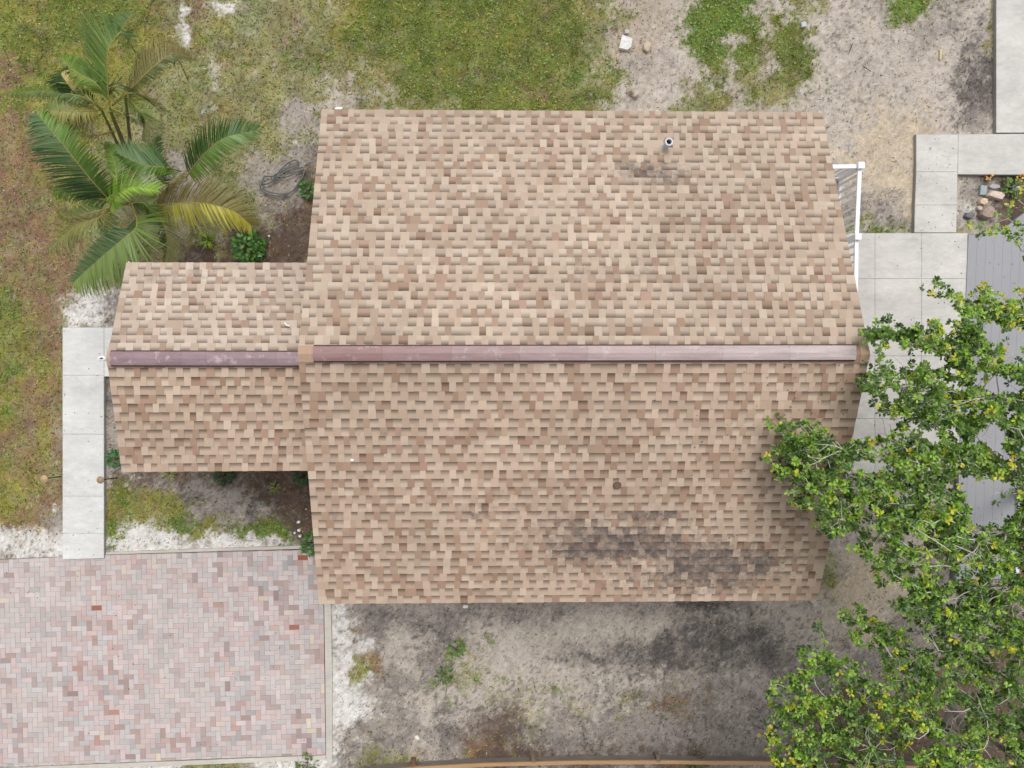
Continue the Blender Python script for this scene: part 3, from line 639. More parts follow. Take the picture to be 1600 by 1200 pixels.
# ---------------------------------------------------------------- stones and debris
def stone(name, px, py, pts, h, col, label, cat, group=None, rnd=.25, z=0.0, M=None):
    c = P(px, py, z); rr = random.Random(int(px*7+py)); mb = MB()
    w_ = [tuple((P(x, y, z+h)-Vector((0, 0, 0)))[:2]) for x, y in pts]; 
    n = len(w_)
    if sum(w_[i][0]*w_[(i+1) % n][1]-w_[(i+1) % n][0]*w_[i][1] for i in range(n)) < 0: w_ = w_[::-1]
    cx = sum(p[0] for p in w_)/n; cy = sum(p[1] for p in w_)/n
    vs = []
    for (s, zz) in ((.95, z-.05), (1.0, z+h*.55), (1-rnd*.5, z+h*.9)):
        for p in w_: vs.append((cx+(p[0]-cx)*s, cy+(p[1]-cy)*s, zz+rr.uniform(-.1, .1)*h))
    vs.append((cx, cy, z+h))
    f = [(k*n+i, k*n+(i+1) % n, (k+1)*n+(i+1) % n, (k+1)*n+i) for k in range(2) for i in range(n)]+[(2*n+i, 2*n+(i+1) % n, 3*n) for i in range(n)]
    mb.add(vs, f, al(*col)); o = mb.build(name, M or M_stone); tag(o, label, cat, group); return o
def blob(px, py, rx, ry, n=9, seed=0, rot=0):
    rr = random.Random(seed+int(px)); out = []
    for k in range(n):
        t = 2*math.pi*k/n; r = rr.uniform(.82, 1.12); x = rx*math.cos(t)*r; y = ry*math.sin(t)*r
        out.append((px+x*math.cos(rot)-y*math.sin(rot), py+x*math.sin(rot)+y*math.cos(rot)))
    return out
stone('concrete_chunk', 977, 66, [(972, 53), (989, 59), (986.5, 73), (981, 78), (967, 75)], .06, (226, 224, 222), 'pale broken concrete slab lying on the dirt above the main roof', 'rubble', rnd=.12)
stone('concrete_chunk', 980, 49, [(976, 46), (983, 45), (983, 52), (976, 52)], .04, (190, 186, 182), 'small grey concrete lump just above the pale broken slab', 'rubble')
stone('rock', 1011, 71, [(1006, 68), (1012, 62), (1018, 66), (1016, 76), (1013, 81), (1006, 76)], .07, (200, 184, 162), 'tan pointed rock right of the pale broken slab', 'rock')
stone('concrete_chunk', 1257, 37, [(1252, 34), (1260, 33), (1261, 41), (1253, 42)], .03, (205, 208, 212), 'small pale block lying in the weeds at the top right', 'rubble')
stone('rock', 1558, 304, [(1544, 305), (1550, 297), (1566, 299), (1573, 304), (1568, 312), (1556, 309)], .1, (214, 196, 184), 'long pinkish rock in the bed by the grey deck', 'rock')
stone('rock', 1539, 314, blob(1539, 314, 7, 6), .09, (224, 200, 174), 'round cream rock in the bed, below the long pinkish rock', 'rock')
stone('rock', 1547, 331, blob(1547, 331, 11, 11, 11), .16, (170, 152, 138), 'large round brown rock in the bed by the grey deck', 'rock')
stone('rock', 1517, 336, blob(1517, 336, 8, 5), .07, (118, 118, 128), 'dark slate rock at the left of the bed by the deck', 'rock')
stone('paving_stone', 1538, 297, [(1533, 288), (1543, 290), (1542, 305), (1532, 304)], .05, (168, 178, 180), 'blue grey flat stone left of the long pinkish rock', 'stone')
stone('paving_stone', 1556, 291, blob(1556, 291, 9, 4), .04, (178, 178, 182), 'grey flat stone just above the long pinkish rock', 'stone')
stone('paving_stone', 1589, 293, blob(1589, 293, 7, 6), .06, (196, 200, 204), 'pale grey flat stone at the right end of the bed', 'stone')
stone('rock', 1532, 325, blob(1532, 325, 5, 4, rot=.6), .05, (206, 192, 180), 'small pale rock left of the large round brown rock', 'rock')
stone('foam_scrap', 727, 948, blob(727, 948, 4.5, 3), .03, (245, 245, 245), 'white scrap on the sand just below the bottom eave of the main roof', 'debris', M=M_plain)
stone('foam_scrap', 652, 1153, blob(652, 1153, 4.5, 3, rot=.7), .02, (228, 226, 222), 'off-white scrap on the sandy dirt near the bottom edge, below the paver corner', 'debris', M=M_plain)
stone('foam_scrap', 529, 170, blob(529, 169, 7, 3), .04, (240, 238, 238), 'white scrap on the ground at the top left corner of the main roof', 'debris', M=M_plain)
stone('wood_scrap', 1470, 85, [(1469, 77), (1472.5, 77), (1471.5, 93), (1468.5, 93)], .02, (214, 198, 160), 'pale yellow strip of wood on the grey sand, left of the top right path', 'wood scrap', M=M_wood)
z_ = roofz(965, 758); stone('leaf_clump', 965, 758, blob(965, 758, 7, 6), .02, (112, 92, 80), 'dark brown dead leaf clump on the lower slope of the main roof', 'debris', z=z_, M=M_bark)
zz_ = ZE2+.5; mb = MB()
for (a, b) in (((445, 504), (448, 508)), ((448, 508), (453, 509))): mb.bar(P(*a, 3.46), P(*b, 3.46), .022, .02, al(245, 245, 245))
o = mb.build('plastic_scrap', M_plain); tag(o, 'small white bent scrap on the entry roof near the main roof edge', 'debris')
stone('plastic_scrap', 550, 719, blob(550, 719, 3, 2.4), .02, (240, 240, 240), 'small white scrap on the lower left part of the main roof', 'debris', z=roofz(550, 719), M=M_plain)
for k, (x, y, r, lb) in enumerate(((466, 816, 3, 'white pebble in dark mulch, topmost of the four by the roof'), (467, 829, 3, 'round white pebble in dark mulch, second from the top'), (468, 838, 2.6, 'white pebble in dark mulch, nearest the paver driveway'), (460, 833, 2, 'smallest white pebble, leftmost of the four in the mulch'))):
    stone('white_pebble', x, y, blob(x, y, r, r*.9, 7), .03, (244, 242, 244), lb, 'pebble', 'white pebbles in the mulch left of the main roof')
# dark sticks
sr = random.Random(9)
for k, (a, b, lab) in enumerate((((1332, 68), (1326, 84), 'dark curved stick on the sand, nearest the weeds at the top right'), ((1349, 105), (1361, 112), 'short dark stick beside the black soot spot on the sand'), ((8, 118), (34, 124), 'brown stick on bare ground at the left edge of the yard'))):
    pa, pb = P(*a, .01), P(*b, .015); mid = (pa+pb)/2+Vector((sr.uniform(-.03, .03), sr.uniform(-.02, .02), .012)); mb = MB(); mb.tube(catmull([pa, mid, pb], 4), [.009]*4+[.008]*4+[.004], 6, al(86, 74, 68)); o = mb.build('stick', M_bark); tag(o, lab, 'stick')

# ---------------------------------------------------------------- ground cover: blades, weeds, litter, gravel
def covered(px, py):
    m = (px > 505) & (px < 1275) & (py > 185) & (py < 935)
    m |= (px > 97) & (px < 163) & (py > 511) & (py < 874)
    m |= (px > 200) & (px < 500) & (py > 425) & (py < 722)
    m |= (px < 508) & (py > 876-px*.033) & (py < 1197-px*.037)
    m |= (px > 1556) & (py < 207) | ((px > 1431) & (py > 209) & (py < 273)) | ((px > 1429) & (px < 1495) & (py > 209) & (py < 365))
    m |= (px > 1270) & (py > 363) & (py < 740) | ((px > 1500) & (py > 340) & (py < 900))
    m |= (px > 508) & (px < 521) & (py > 940)
    return m
def cover(name, N, seed, dens, maker, matr, label, cat):
    r = np.random.default_rng(seed)
    x = r.uniform(-11.4, 12.2, N); y = r.uniform(-8.5, 8.6, N)
    W, px, py = classweights(x, y)
    d = W @ np.array([dens.get(k, 0) for k in KEYS])
    keep = (r.random(N) < d) & ~covered(px, py)
    x, y, W = x[keep], y[keep], W[keep]
    z = (fbm(x, y, .5, 55, 5)-.5)*.05-.03
    V, FF, nv, col = maker(r, x, y, z, W)
    o = npmesh(name, V, FF, nv, col, matr); tag(o, label, cat, kind='stuff'); return o
def blades(r, x, y, z, W, lmin=.03, lmax=.085, wd=.008):
    n = len(x); a = r.uniform(0, 2*np.pi, n); L = r.uniform(lmin, lmax, n); up_ = r.uniform(.2, .8, n)
    dx, dy = np.cos(a), np.sin(a); b = np.stack([x, y, z], -1)
    side = np.stack([-dy, dx, np.zeros(n)], -1)*(wd*r.uniform(.7, 1.5, n))[:, None]
    tip = b+np.stack([dx*L*np.sqrt(1-up_**2), dy*L*np.sqrt(1-up_**2), L*up_], -1)
    V = np.stack([b-side, b+side, tip], 1).reshape(-1, 3); hh1 = fbm(x, y, .45, 511, 4, .7)-.5; hh2 = fbm(x, y, .3, 521, 4, .7)-.5
    FF = np.arange(3*n).reshape(-1, 3)
    green = np.array([lin(c)*ALB for c in ((112, 130, 52), (134, 148, 62), (86, 102, 44), (146, 156, 74), (122, 134, 58))])
    lush = np.array([lin(c)*ALB for c in ((118, 148, 60), (142, 168, 68), (96, 122, 52))])
    yel = np.array([lin(c)*ALB for c in ((178, 170, 76), (158, 152, 62), (188, 178, 104), (150, 132, 62))])
    dry = np.array([lin(c)*ALB for c in ((180, 164, 126), (158, 136, 96), (140, 108, 78), (194, 182, 152))])
    wl = W[:, KEYS.index('L')]; wg = W[:, KEYS.index('G')]; wy = W[:, KEYS.index('y')]+.3*W[:, KEYS.index('b')]; wd_ = W[:, KEYS.index('g')]+W[:, KEYS.index('b')]*1.0+W[:, KEYS.index('q')]
    pt_ = fbm(x, y, .35, 222)
    u = r.random(n); 
    pl = wl*1.0+.12*wg; pg = wg*1.0+.5*W[:, KEYS.index('g')]+.4*wy+.08; py_ = wy*.55+wg*(.25+np.clip(pt_-.5, -.2, .3))+.12; pd = wd_*.55+.12+wg*.12
    s = pl+pg+py_+pd; u = u*s
    idx = np.where(u < pl, 0, np.where(u < pl+pg, 1, np.where(u < pl+pg+py_, 2, 3)))
    col = np.zeros((n, 3))
    for k, palx in enumerate((lush, green, yel, dry)):
        m = idx == k; col[m] = palx[r.integers(0, len(palx), m.sum())]
    col *= (r.uniform(.6, 1.35, n)*(1+(pt_-.5)*.4))[:, None]; col *= 1+hh1[:, None]*np.array([.65, .45, .2])+hh2[:, None]*np.array([.5, .7, .4])
    return V, FF, 3, np.repeat(col, 3, 0)
cover('grass', 520000, 1, {k: v*.75 for k, v in DENS.items()}, blades, M_grass, 'short patchy green and straw coloured grass growing in the sandy yard', 'grass')
def leaves(r, x, y, z, W, lo=.016, hi=.04, palx=None, wr=.45, lift=.03):
    n = len(x); a = r.uniform(0, 2*np.pi, n); L = r.uniform(lo, hi, n); dx, dy = np.cos(a), np.sin(a); t = r.uniform(-.35, .35, n)
    b = np.stack([x, y, z+r.uniform(.006, lift, n)], -1); d = np.stack([dx, dy, t], -1)*L[:, None]; s = np.stack([-dy, dx, r.uniform(-.3, .3, n)], -1)*(L*wr)[:, None]
    V = np.stack([b, b+d*.5+s, b+d, b+d*.5-s], 1).reshape(-1, 3); FF = np.arange(4*n).reshape(-1, 4)
    pp_ = np.array([lin(c)*ALB for c in palx]); col = pp_[r.integers(0, len(pp_), n)]*r.uniform(.8, 1.2, n)[:, None]
    return V, FF, 4, np.repeat(col, 4, 0)
cover('weeds', 120000, 2, {'L': .9, 'G': .16, 'y': .09, 'g': .07, 'm': .01, 'b': .03}, lambda r, x, y, z, W: leaves(r, x, y, z, W, .02, .05, ((118, 148, 66), (98, 128, 56), (142, 168, 76), (104, 124, 66), (152, 166, 94)), .5, .05), M_leaf, 'small broad leaved green weeds growing through the grass', 'weeds')
cover('leaf_litter', 150000, 3, {'b': .42, 'd': .5, 'q': .22, 'y': .08, 'k': .2, 'm': .07, 'g': .04, 'r': .08}, lambda r, x, y, z, W: leaves(r, x, y, z, W, .012, .04, ((126, 92, 66), (96, 72, 56), (78, 62, 52), (150, 118, 88), (112, 100, 90), (70, 58, 52)), .35, .015), M_bark, 'brown dead leaves and mulch chips scattered over the soil', 'leaf litter')
cover('charred_grit', 130000, 5, {'k': .9, 'q': .2, 's': .06, 'w': .06, 'm': .09, 'S': .04, 'r': .07}, lambda r, x, y, z, W: leaves(r, x, y, z, W, .008, .03, ((66, 62, 60), (84, 80, 78), (56, 52, 50)), .5, .01), M_bark, 'dark grit lying in patches on the grey sand', 'grit')
def pebbles(r, x, y, z, W):
    n = len(x); s = r.uniform(.005, .013, n)*(1+1.2*(r.random(n) < .06)); a = r.uniform(0, 6.28, n); b = np.stack([x, y, z+.004], -1)
    pts = []
    for k in range(4): pts.append(b+np.stack([np.cos(a+k*1.571)*s*r.uniform(.7, 1.3, n), np.sin(a+k*1.571)*s, np.zeros(n)-.006], -1))
    pts.append(b+np.stack([np.zeros(n), np.zeros(n), s*.8], -1)); V = np.stack(pts, 1).reshape(-1, 3)
    o_ = np.arange(n)[:, None]*5; FF = np.concatenate([o_+np.array([[k, (k+1) % 4, 4]]) for k in range(4)])
    pp_ = np.array([lin(c)*ALB for c in ((232, 228, 222), (206, 198, 188), (188, 176, 162), (236, 226, 214))]); col = pp_[r.integers(0, 4, n)]
    return V, FF, 3, np.repeat(col, 5, 0)
cover('gravel', 34000, 4, {'r': .8, 'b': .16, 's': .06, 'w': .08, 'd': .08, 'm': .09, 'g': .035, 'y': .03, 'G': .012, 'q': .07, 'S': .06}, pebbles, M_stone, 'pale gravel bits and shell fragments scattered over the yard', 'gravel')

def fallen():
    r = random.Random(77); mb = MB()
    def leaf(px, py, z):
        p = P(px, py, z); a = r.uniform(0, 6.28); L = r.uniform(.008, .02); c = lin(r.choice(((92, 76, 60), (120, 100, 70), (70, 62, 56), (150, 140, 80))))*ALB
        d = Vector((math.cos(a), math.sin(a), .12))*L; q = Vector((-math.sin(a), math.cos(a), 0))*L*.5; p = p+Vector((0, 0, .004))
        mb.add([p-d, p+q, p+d+Vector((0, 0, .004)), p-q], [(0, 1, 2, 3)], c)
    for _ in range(90): leaf(r.uniform(1345, 1508), r.uniform(368, 690), .092)
    for _ in range(40): leaf(r.uniform(1435, 1490), r.uniform(215, 360), .072)
    for _ in range(50): leaf(r.uniform(1515, 1590), r.uniform(370, 880), ZD+.003)
    for _ in range(170): leaf(r.uniform(0, 500), r.uniform(885, 1175), .028)
    for _ in range(30): leaf(r.uniform(100, 160), r.uniform(515, 870), .062)
    for _ in range(260):
        x = 1350-abs(r.gauss(0, 150)); y = r.uniform(570, 925)
        if x < 1340-(y-560)*.19 and x > 520: leaf(x, y, roofz(x, y)+.012)
    o = mb.build('fallen_leaves', M_bark); tag(o, 'tiny dry leaves fallen on the roof, patio, deck and pavers', 'fallen leaves', kind='stuff')
fallen()

# ---------------------------------------------------------------- small plants
def leafcloud(name, px, py, rad, hgt, n, palx, label, cat, lo=.05, hi=.1, wr=.3, seed=0, group=None, spiky=False, z0=0.0):
    r = np.random.default_rng(seed+int(px*3+py)); c = P(px, py, z0)
    e = empty(name, c); tag(e, label, cat, group)
    a = r.uniform(0, 2*np.pi, n); rr = np.sqrt(r.random(n))*rad
    if spiky: rr *= .12
    x = c.x+rr*np.cos(a); y = c.y+rr*np.sin(a); z = z0+r.uniform(.1, 1, n)*hgt*(1-(rr/rad)**2*.6)
    el = r.uniform(-.1, .7, n); L = r.uniform(lo, hi, n); da = a+r.normal(0, .5 if not spiky else .1, n)
    if spiky: z = z*.2+.02; el = r.uniform(.15, .9, n)
    d = np.stack([np.cos(da)*np.cos(el), np.sin(da)*np.cos(el), np.sin(el)], -1)*L[:, None]
    s = np.stack([-np.sin(da), np.cos(da), r.uniform(-.3, .3, n)], -1)*(L*wr)[:, None]; b = np.stack([x, y, z], -1)
    dr = np.zeros_like(d); dr[:, 2] = -L*.25
    V = np.stack([b, b+d*.45+s, b+d+dr, b+d*.45-s], 1).reshape(-1, 3); FF = np.arange(4*n).reshape(-1, 4)
    pp_ = np.array([lin(q)*ALB for q in palx]); col = pp_[r.integers(0, len(pp_), n)]*r.uniform(.75, 1.2, n)[:, None]
    npmesh('foliage', V, FF, 4, np.repeat(col, 4, 0), M_leaf, e)
    mb = MB()
    for k in range(5):
        t = k*1.257; mb.tube([c-Vector((0, 0, .03)), c+Vector((math.cos(t)*rad*.3, math.sin(t)*rad*.3, hgt*.45)), c+Vector((math.cos(t)*rad*.6, math.sin(t)*rad*.6, hgt*.7))], [.008, .006, .003], 5, al(96, 88, 60))
    mb.build('stem', M_bark, e)
SG = ((70, 120, 48), (88, 142, 54), (60, 104, 44), (108, 160, 64)); BY = ((150, 186, 60), (176, 200, 72), (128, 168, 54))
leafcloud('shrub', 392, 388, .30, .42, 260, SG, 'leafy bright green shrub in the mulch just above the entry roof', 'shrub', .07, .13)
leafcloud('shrub', 484, 297, .15, .3, 110, SG, 'small green shrub against the left side of the main roof, right of the hose', 'shrub')
leafcloud('shrub', 488, 848, .2, .35, 120, SG, 'green shrub at the paver corner by the main roof', 'shrub')
leafcloud('shrub', 476, 743, .17, .3, 100, ((60, 96, 44), (74, 116, 50)), 'dark green shrub in the corner between entry roof and main roof', 'shrub')
leafcloud('shrub', 352, 742, .17, .3, 110, ((58, 84, 44), (74, 104, 50)), 'dark low shrub at the middle of the entry roof bottom edge', 'shrub')
leafcloud('shrub', 184, 716, .15, .3, 110, ((70, 116, 60), (86, 136, 70)), 'narrow green shrub between the walkway and the entry roof', 'shrub')
leafcloud('grass_clump', 266, 740, .22, .2, 60, ((170, 166, 110), (136, 140, 84), (196, 190, 146)), 'straw coloured grass clump under the bottom edge of the entry roof', 'grass clump', .14, .24, .035, spiky=True)
leafcloud('spiky_plant', 431, 760, .2, .25, 46, ((170, 172, 96), (140, 150, 76), (190, 190, 120)), 'yellow green spiky plant in the dark mulch below the entry roof', 'plant', .1, .17, .06, spiky=True)
leafcloud('spiky_plant', 484, 772, .2, .25, 26, ((120, 118, 70), (140, 136, 90)), 'olive spiky plant tight against the left side of the main roof', 'plant', .1, .16, .06, spiky=True)
leafcloud('palm_seedling', 327, 376, .2, .35, 60, BY, 'bright green palm seedling in the mulch between the big palm and the entry roof', 'palm', .14, .26, .06, spiky=True)
leafcloud('flowering_plant', 1594, 280, .08, .15, 36, ((236, 170, 60), (244, 190, 90)), 'orange flowering plant at the right end of the bed', 'flower', .04, .07, .5)
leafcloud('flowering_plant', 1543, 276, .05, .12, 16, ((226, 170, 96), (236, 190, 120)), 'small pale orange flower against the concrete edge of the bed', 'flower', .04, .06, .5)
leafcloud('shrub', 1576, 294, .16, .3, 90, ((96, 140, 56), (124, 164, 70), (80, 116, 54)), 'green leafy plant in the rock bed, right of the long pinkish rock', 'shrub')
leafcloud('weed_clump', 713, 1015, .17, .06, 46, ((84, 124, 50), (104, 146, 58)), 'low green weed clump on the grey sand, upper one of the pair below the roof', 'weed')
leafcloud('weed_clump', 694, 1053, .15, .06, 36, ((70, 108, 46), (88, 130, 54)), 'dark green weed clump on the grey sand, lower one of the pair below the roof', 'weed')
leafcloud('spiky_plant', 1083, 1188, .3, .3, 30, ((110, 120, 56), (90, 104, 50)), 'long bladed green plant growing at the timber edging', 'plant', .2, .34, .05, spiky=True)
leafcloud('weed_clump', 805, 1188, .08, .12, 20, ((130, 170, 60), (110, 150, 50)), 'small bright weed at the timber edging', 'weed', .05, .08)
leafcloud('weed_clump', 480, 1192, .2, .1, 60, ((100, 120, 60), (130, 140, 80)), 'weeds on the sandy strip below the paver driveway corner', 'weed')

# ---------------------------------------------------------------- palms
def frond(par, pts, left, right, lw, cl0, cl1, cr0=None, cr1=None, droop=.35, ang=(62, 30), sp=.019, seed=0, wd=.016, bare=.08):
    """pts: (px,py,z) along the rachis; left/right leaflet length; colours base->tip"""
    rr = random.Random(seed*13+int(pts[0][0])); path = catmull([P(*p) for p in pts], 14)
    cr0 = cr0 or cl0; cr1 = cr1 or cl1
    cum = [0]
    for a, b in zip(path[:-1], path[1:]): cum.append(cum[-1]+(b-a).length)
    L = cum[-1]; mb = MB(); k = 0; s = L*bare
    mb.tube(path[::3]+[path[-1]], [max(.003, .014*(1-i/len(path[::3]))) for i in range(len(path[::3])+1)], 5, al(176, 162, 84))
    while s < L:
        while cum[k+1] < s and k < len(cum)-2: k += 1
        t = s/L; p = path[k].lerp(path[k+1], (s-cum[k])/max(1e-6, cum[k+1]-cum[k])); d = (path[k+1]-path[k]).normalized()
        sid = Vector((-d.y, d.x, 0)).normalized()
        prof = (math.sin(math.pi*min(1, max(0, (t*.86+.12)))))**.55 if t < .98 else .4
        for sg, ln_, c0, c1 in ((1, left, cl0, cl1), (-1, right, cr0, cr1)):
            if ln_ <= 0 or rr.random() < .03: continue
            LL = ln_*1.16*prof*rr.uniform(.85, 1.1)
            an = R(ang[0]+(ang[1]-ang[0])*t+rr.uniform(-5, 5)); dr = (d*math.cos(an)+sid*sg*math.sin(an)).normalized(); wd_k = wd*1.12
            upv = Vector((0, 0, 1)); pts_ = []; dz = droop*rr.uniform(.5, 1.9)
            cols = []; mixv = min(1, max(0, t+rr.uniform(-.1, .1)))
            base = np.array(c0)*(1-mixv)+np.array(c1)*mixv; kk = rr.uniform(.86, 1.12)
            wv = (d*.8+upv*rr.uniform(-.15, .45)).normalized()
            for q in range(5):
                f = q/4; pos = p+dr*LL*f+upv*(LL*(.12*f-dz*f*f)); ww = wd_k*(.55, 1, .95, .6, .05)[q]*.5
                pts_ += [pos-wv*ww, pos+wv*ww]
                cc = lin(base*(1-.0*f)+np.array((30, 24, -4))*max(0, f-.75)*1.2)*ALB*kk; cols += [cc, cc]
            mb.add(pts_, [(2*q, 2*q+1, 2*q+3, 2*q+2) for q in range(4)], cols)
        s += sp*.84*rr.uniform(.85, 1.15)
    return mb.build('frond', M_palm, par, smooth=True)
def palm(name, base, canes, label):
    e = empty(name, P(*base, 0)); tag(e, label, 'palm tree')
    for (b, t, r0) in canes:
        b = P(*b); t = P(*t); n = 9; pts = [b.lerp(t, i/(n-1))+Vector((0, 0, 0)) for i in range(n)]; mb = MB()
        for i in range(n-1): mb.tube([pts[i], pts[i+1]], [r0*(1-.05*i), r0*(1-.05*i)*.93], 9, al(136, 132, 104) if i < 6 else al(140, 150, 84))
        mb.build('trunk', M_bark, e)
    return e
DG = (80, 112, 50); DK = (56, 86, 40); MG = (116, 150, 58); YG = (176, 176, 78); OL = (126, 120, 72); BG = (142, 190, 60); PG = (166, 172, 106); BLG = (112, 138, 92); AM = (186, 160, 70)
pa = palm('palm_tree', (236, 320), [((228, 318, -.05), (172, 318, 1.9), .05), ((252, 318, -.05), (236, 322, 1.7), .045), ((262, 300, -.05), (284, 272, 1.5), .035)],
  'lower clumping palm with dark green, bright green and yellowing fronds beside the entry roof')
frond(pa, [(176, 318, 1.9), (140, 278, 2.4), (100, 228, 2.7), (58, 178, 2.6)], .62, .34, 1, DK, BLG, DG, MG, .25, (74, 50), seed=1, wd=.026, sp=.024)
frond(pa, [(170, 330, 1.9), (180, 308, 2.5), (205, 292, 2.75), (247, 296, 2.6)], .42, .22, 1, BG, BG, (160, 204, 70), (170, 210, 84), .35, (70, 40), seed=2, wd=.018, sp=.022)
frond(pa, [(180, 318, 2.1), (172, 306, 2.4), (176, 322, 2.2)], .2, .2, 1, BG, BG, droop=.4, seed=3)
frond(pa, [(238, 322, 1.7), (275, 318, 2.2), (320, 318, 2.45), (365, 330, 2.35), (392, 352, 2.1)], .50, .46, 1, (104, 92, 60), (140, 132, 66), (150, 146, 66), (206, 196, 84), .3, (78, 42), seed=4, wd=.026, sp=.023)
frond(pa, [(290, 278, 1.5), (318, 242, 2.0), (350, 216, 2.25), (400, 204, 2.1)], .46, .34, 1, DK, DG, MG, (122, 150, 92), .22, (76, 44), seed=5, wd=.028, sp=.021)
frond(pa, [(282, 268, 1.5), (262, 262, 1.9), (225, 258, 2.1), (184, 240, 2.0)], .20, .48, 1, MG, DG, (96, 128, 78), BLG, .25, (70, 34), seed=6, wd=.024)
frond(pa, [(240, 318, 1.7), (262, 290, 1.9), (290, 266, 1.8)], .0, .2, 1, OL, OL, seed=7)
frond(pa, [(206, 318, 1.9), (214, 352, 2.35), (192, 374, 2.5), (158, 402, 2.4), (114, 442, 2.1)], .58, .34, 1, (104, 132, 62), (134, 154, 84), DK, (96, 118, 70), .25, (72, 52), seed=8, wd=.028, sp=.022, bare=.22)
frond(pa, [(168, 330, 1.9), (150, 342, 2.2), (118, 354, 2.2), (76, 388, 1.8)], .42, .30, 1, (150, 148, 84), PG, OL, (140, 136, 90), .4, (50, 20), seed=9, wd=.014)
frond(pa, [(174, 330, 1.8), (162, 350, 2.0), (166, 374, 1.9)], .24, .22, 1, DK, DG, (84, 108, 64), BLG, .5, (60, 30), seed=10)
frond(pa, [(200, 320, 1.8), (225, 318, 2.0), (250, 350, 1.7)], .28, .28, 1, DG, MG, DK, MG, .5, (60, 30), seed=11)
frond(pa, [(240, 320, 1.6), (256, 350, 1.9), (262, 384, 1.7), (256, 414, 1.2)], .26, .26, 1, OL, PG, DG, OL, .4, (60, 30), seed=12, wd=.018)
frond(pa, [(178, 318, 1.8), (150, 308, 2.0), (112, 296, 2.0), (84, 300, 1.6)], .26, .30, 1, DG, MG, OL, DG, .4, (62, 30), seed=13, wd=.018)
frond(pa, [(262, 296, 1.5), (250, 270, 1.9), (238, 244, 1.9), (244, 214, 1.5)], .26, .26, 1, DG, MG, DK, DG, .4, (60, 30), seed=14, wd=.018)
frond(pa, [(176, 312, 1.9), (182, 282, 2.1), (178, 250, 2.0), (164, 224, 1.6)], .24, .26, 1, (120, 150, 66), MG, DG, MG, .4, (60, 30), seed=15, wd=.018)
frond(pa, [(170, 326, 1.9), (150, 330, 2.1), (110, 340, 2.0), (90, 330, 1.7)], .2, .28, 1, OL, OL, DG, OL, .4, (60, 30), seed=16, wd=.014)
pb = palm('palm_tree', (196, 225), [((196, 232, -.05), (172, 172, 2.5), .045), ((204, 228, -.05), (196, 150, 2.3), .035), ((186, 230, -.05), (158, 170, 2.2), .03)],
  'upper clumping palm with thin drooping olive and dark green fronds near the top left corner')
frond(pb, [(172, 172, 2.5), (168, 120, 2.9), (170, 76, 3.1), (186, 52, 3.0), (206, 22, 2.6)], .66, .0, 1, MG, (98, 124, 82), droop=.2, ang=(58, 40), seed=21, wd=.026, sp=.023)
frond(pb, [(180, 60, 3.02), (190, 50, 3.0), (200, 62, 2.6), (212, 84, 2.2)], .32, .30, 1, DG, (120, 140, 92), droop=.3, ang=(60, 20), seed=22, wd=.016)
frond(pb, [(196, 150, 2.3), (214, 130, 2.7), (240, 104, 2.85), (268, 86, 2.75), (300, 90, 2.4)], .46, .16, 1, (136, 134, 88), (124, 110, 66), (100, 108, 60), (110, 116, 70), .25, (70, 50), seed=23, wd=.022, sp=.022)
frond(pb, [(268, 84, 2.75), (282, 100, 2.4), (292, 124, 1.9)], .16, .22, 1, DK, OL, droop=.5, ang=(50, 20), seed=24, wd=.012)
frond(pb, [(158, 170, 2.3), (136, 154, 2.6), (104, 146, 2.7), (66, 142, 2.4), (6, 146, 1.9)], .22, .26, 1, (110, 138, 84), (150, 168, 96), DK, MG, .45, (50, 20), seed=25, wd=.016)
frond(pb, [(124, 154, 2.6), (104, 128, 2.8), (96, 114, 2.7), (112, 108, 2.5)], .34, .10, 1, DK, DK, (186, 172, 108), (186, 172, 108), .4, (60, 40), seed=26, wd=.02, sp=.018)
frond(pb, [(160, 172, 2.3), (120, 174, 2.6), (84, 172, 2.6), (66, 178, 2.4)], .22, .26, 1, (170, 160, 90), PG, (150, 146, 80), (100, 124, 66), .45, (60, 75), seed=27, wd=.014)
frond(pb, [(74, 172, 2.6), (68, 190, 2.3), (84, 224, 1.7)], .26, .12, 1, DG, DG, DG, DG, .4, (36, 16), seed=28, wd=.014)
frond(pb, [(176, 165, 2.4), (200, 146, 2.7), (228, 152, 2.4), (266, 176, 1.8)], .12, .26, 1, (70, 84, 62), DK, DG, DK, .45, (34, 14), seed=29, wd=.015, sp=.05)
frond(pb, [(172, 160, 2.5), (150, 130, 2.8), (120, 112, 2.7), (96, 90, 2.2)], .30, .34, 1, MG, PG, DG, MG, .4, (56, 30), seed=34, wd=.018)
frond(pb, [(196, 150, 2.3), (212, 166, 2.5), (226, 188, 2.3), (222, 214, 1.8)], .28, .2, 1, MG, PG, DG, MG, .4, (50, 24), seed=35, wd=.016)
frond(pb, [(160, 178, 2.2), (138, 186, 2.4), (108, 196, 2.2), (92, 220, 1.7)], .26, .28, 1, OL, PG, DG, OL, .4, (50, 24), seed=36, wd=.016)
frond(pb, [(172, 168, 2.5), (190, 176, 2.7), (208, 186, 2.4), (230, 204, 1.9)], .22, .16, 1, DK, DG, DK, DK, .4, (30, 14), seed=30, wd=.016, sp=.045)
frond(pb, [(160, 176, 2.3), (146, 160, 2.6), (128, 142, 2.6), (118, 112, 2.3)], .26, .18, 1, (170, 166, 96), PG, MG, PG, .4, (34, 18), seed=31, wd=.016, sp=.04)
frond(pb, [(176, 205, 1.8), (150, 212, 2.0), (120, 208, 1.9)], .14, .16, 1, OL, OL, droop=.5, seed=32, wd=.012, sp=.05)
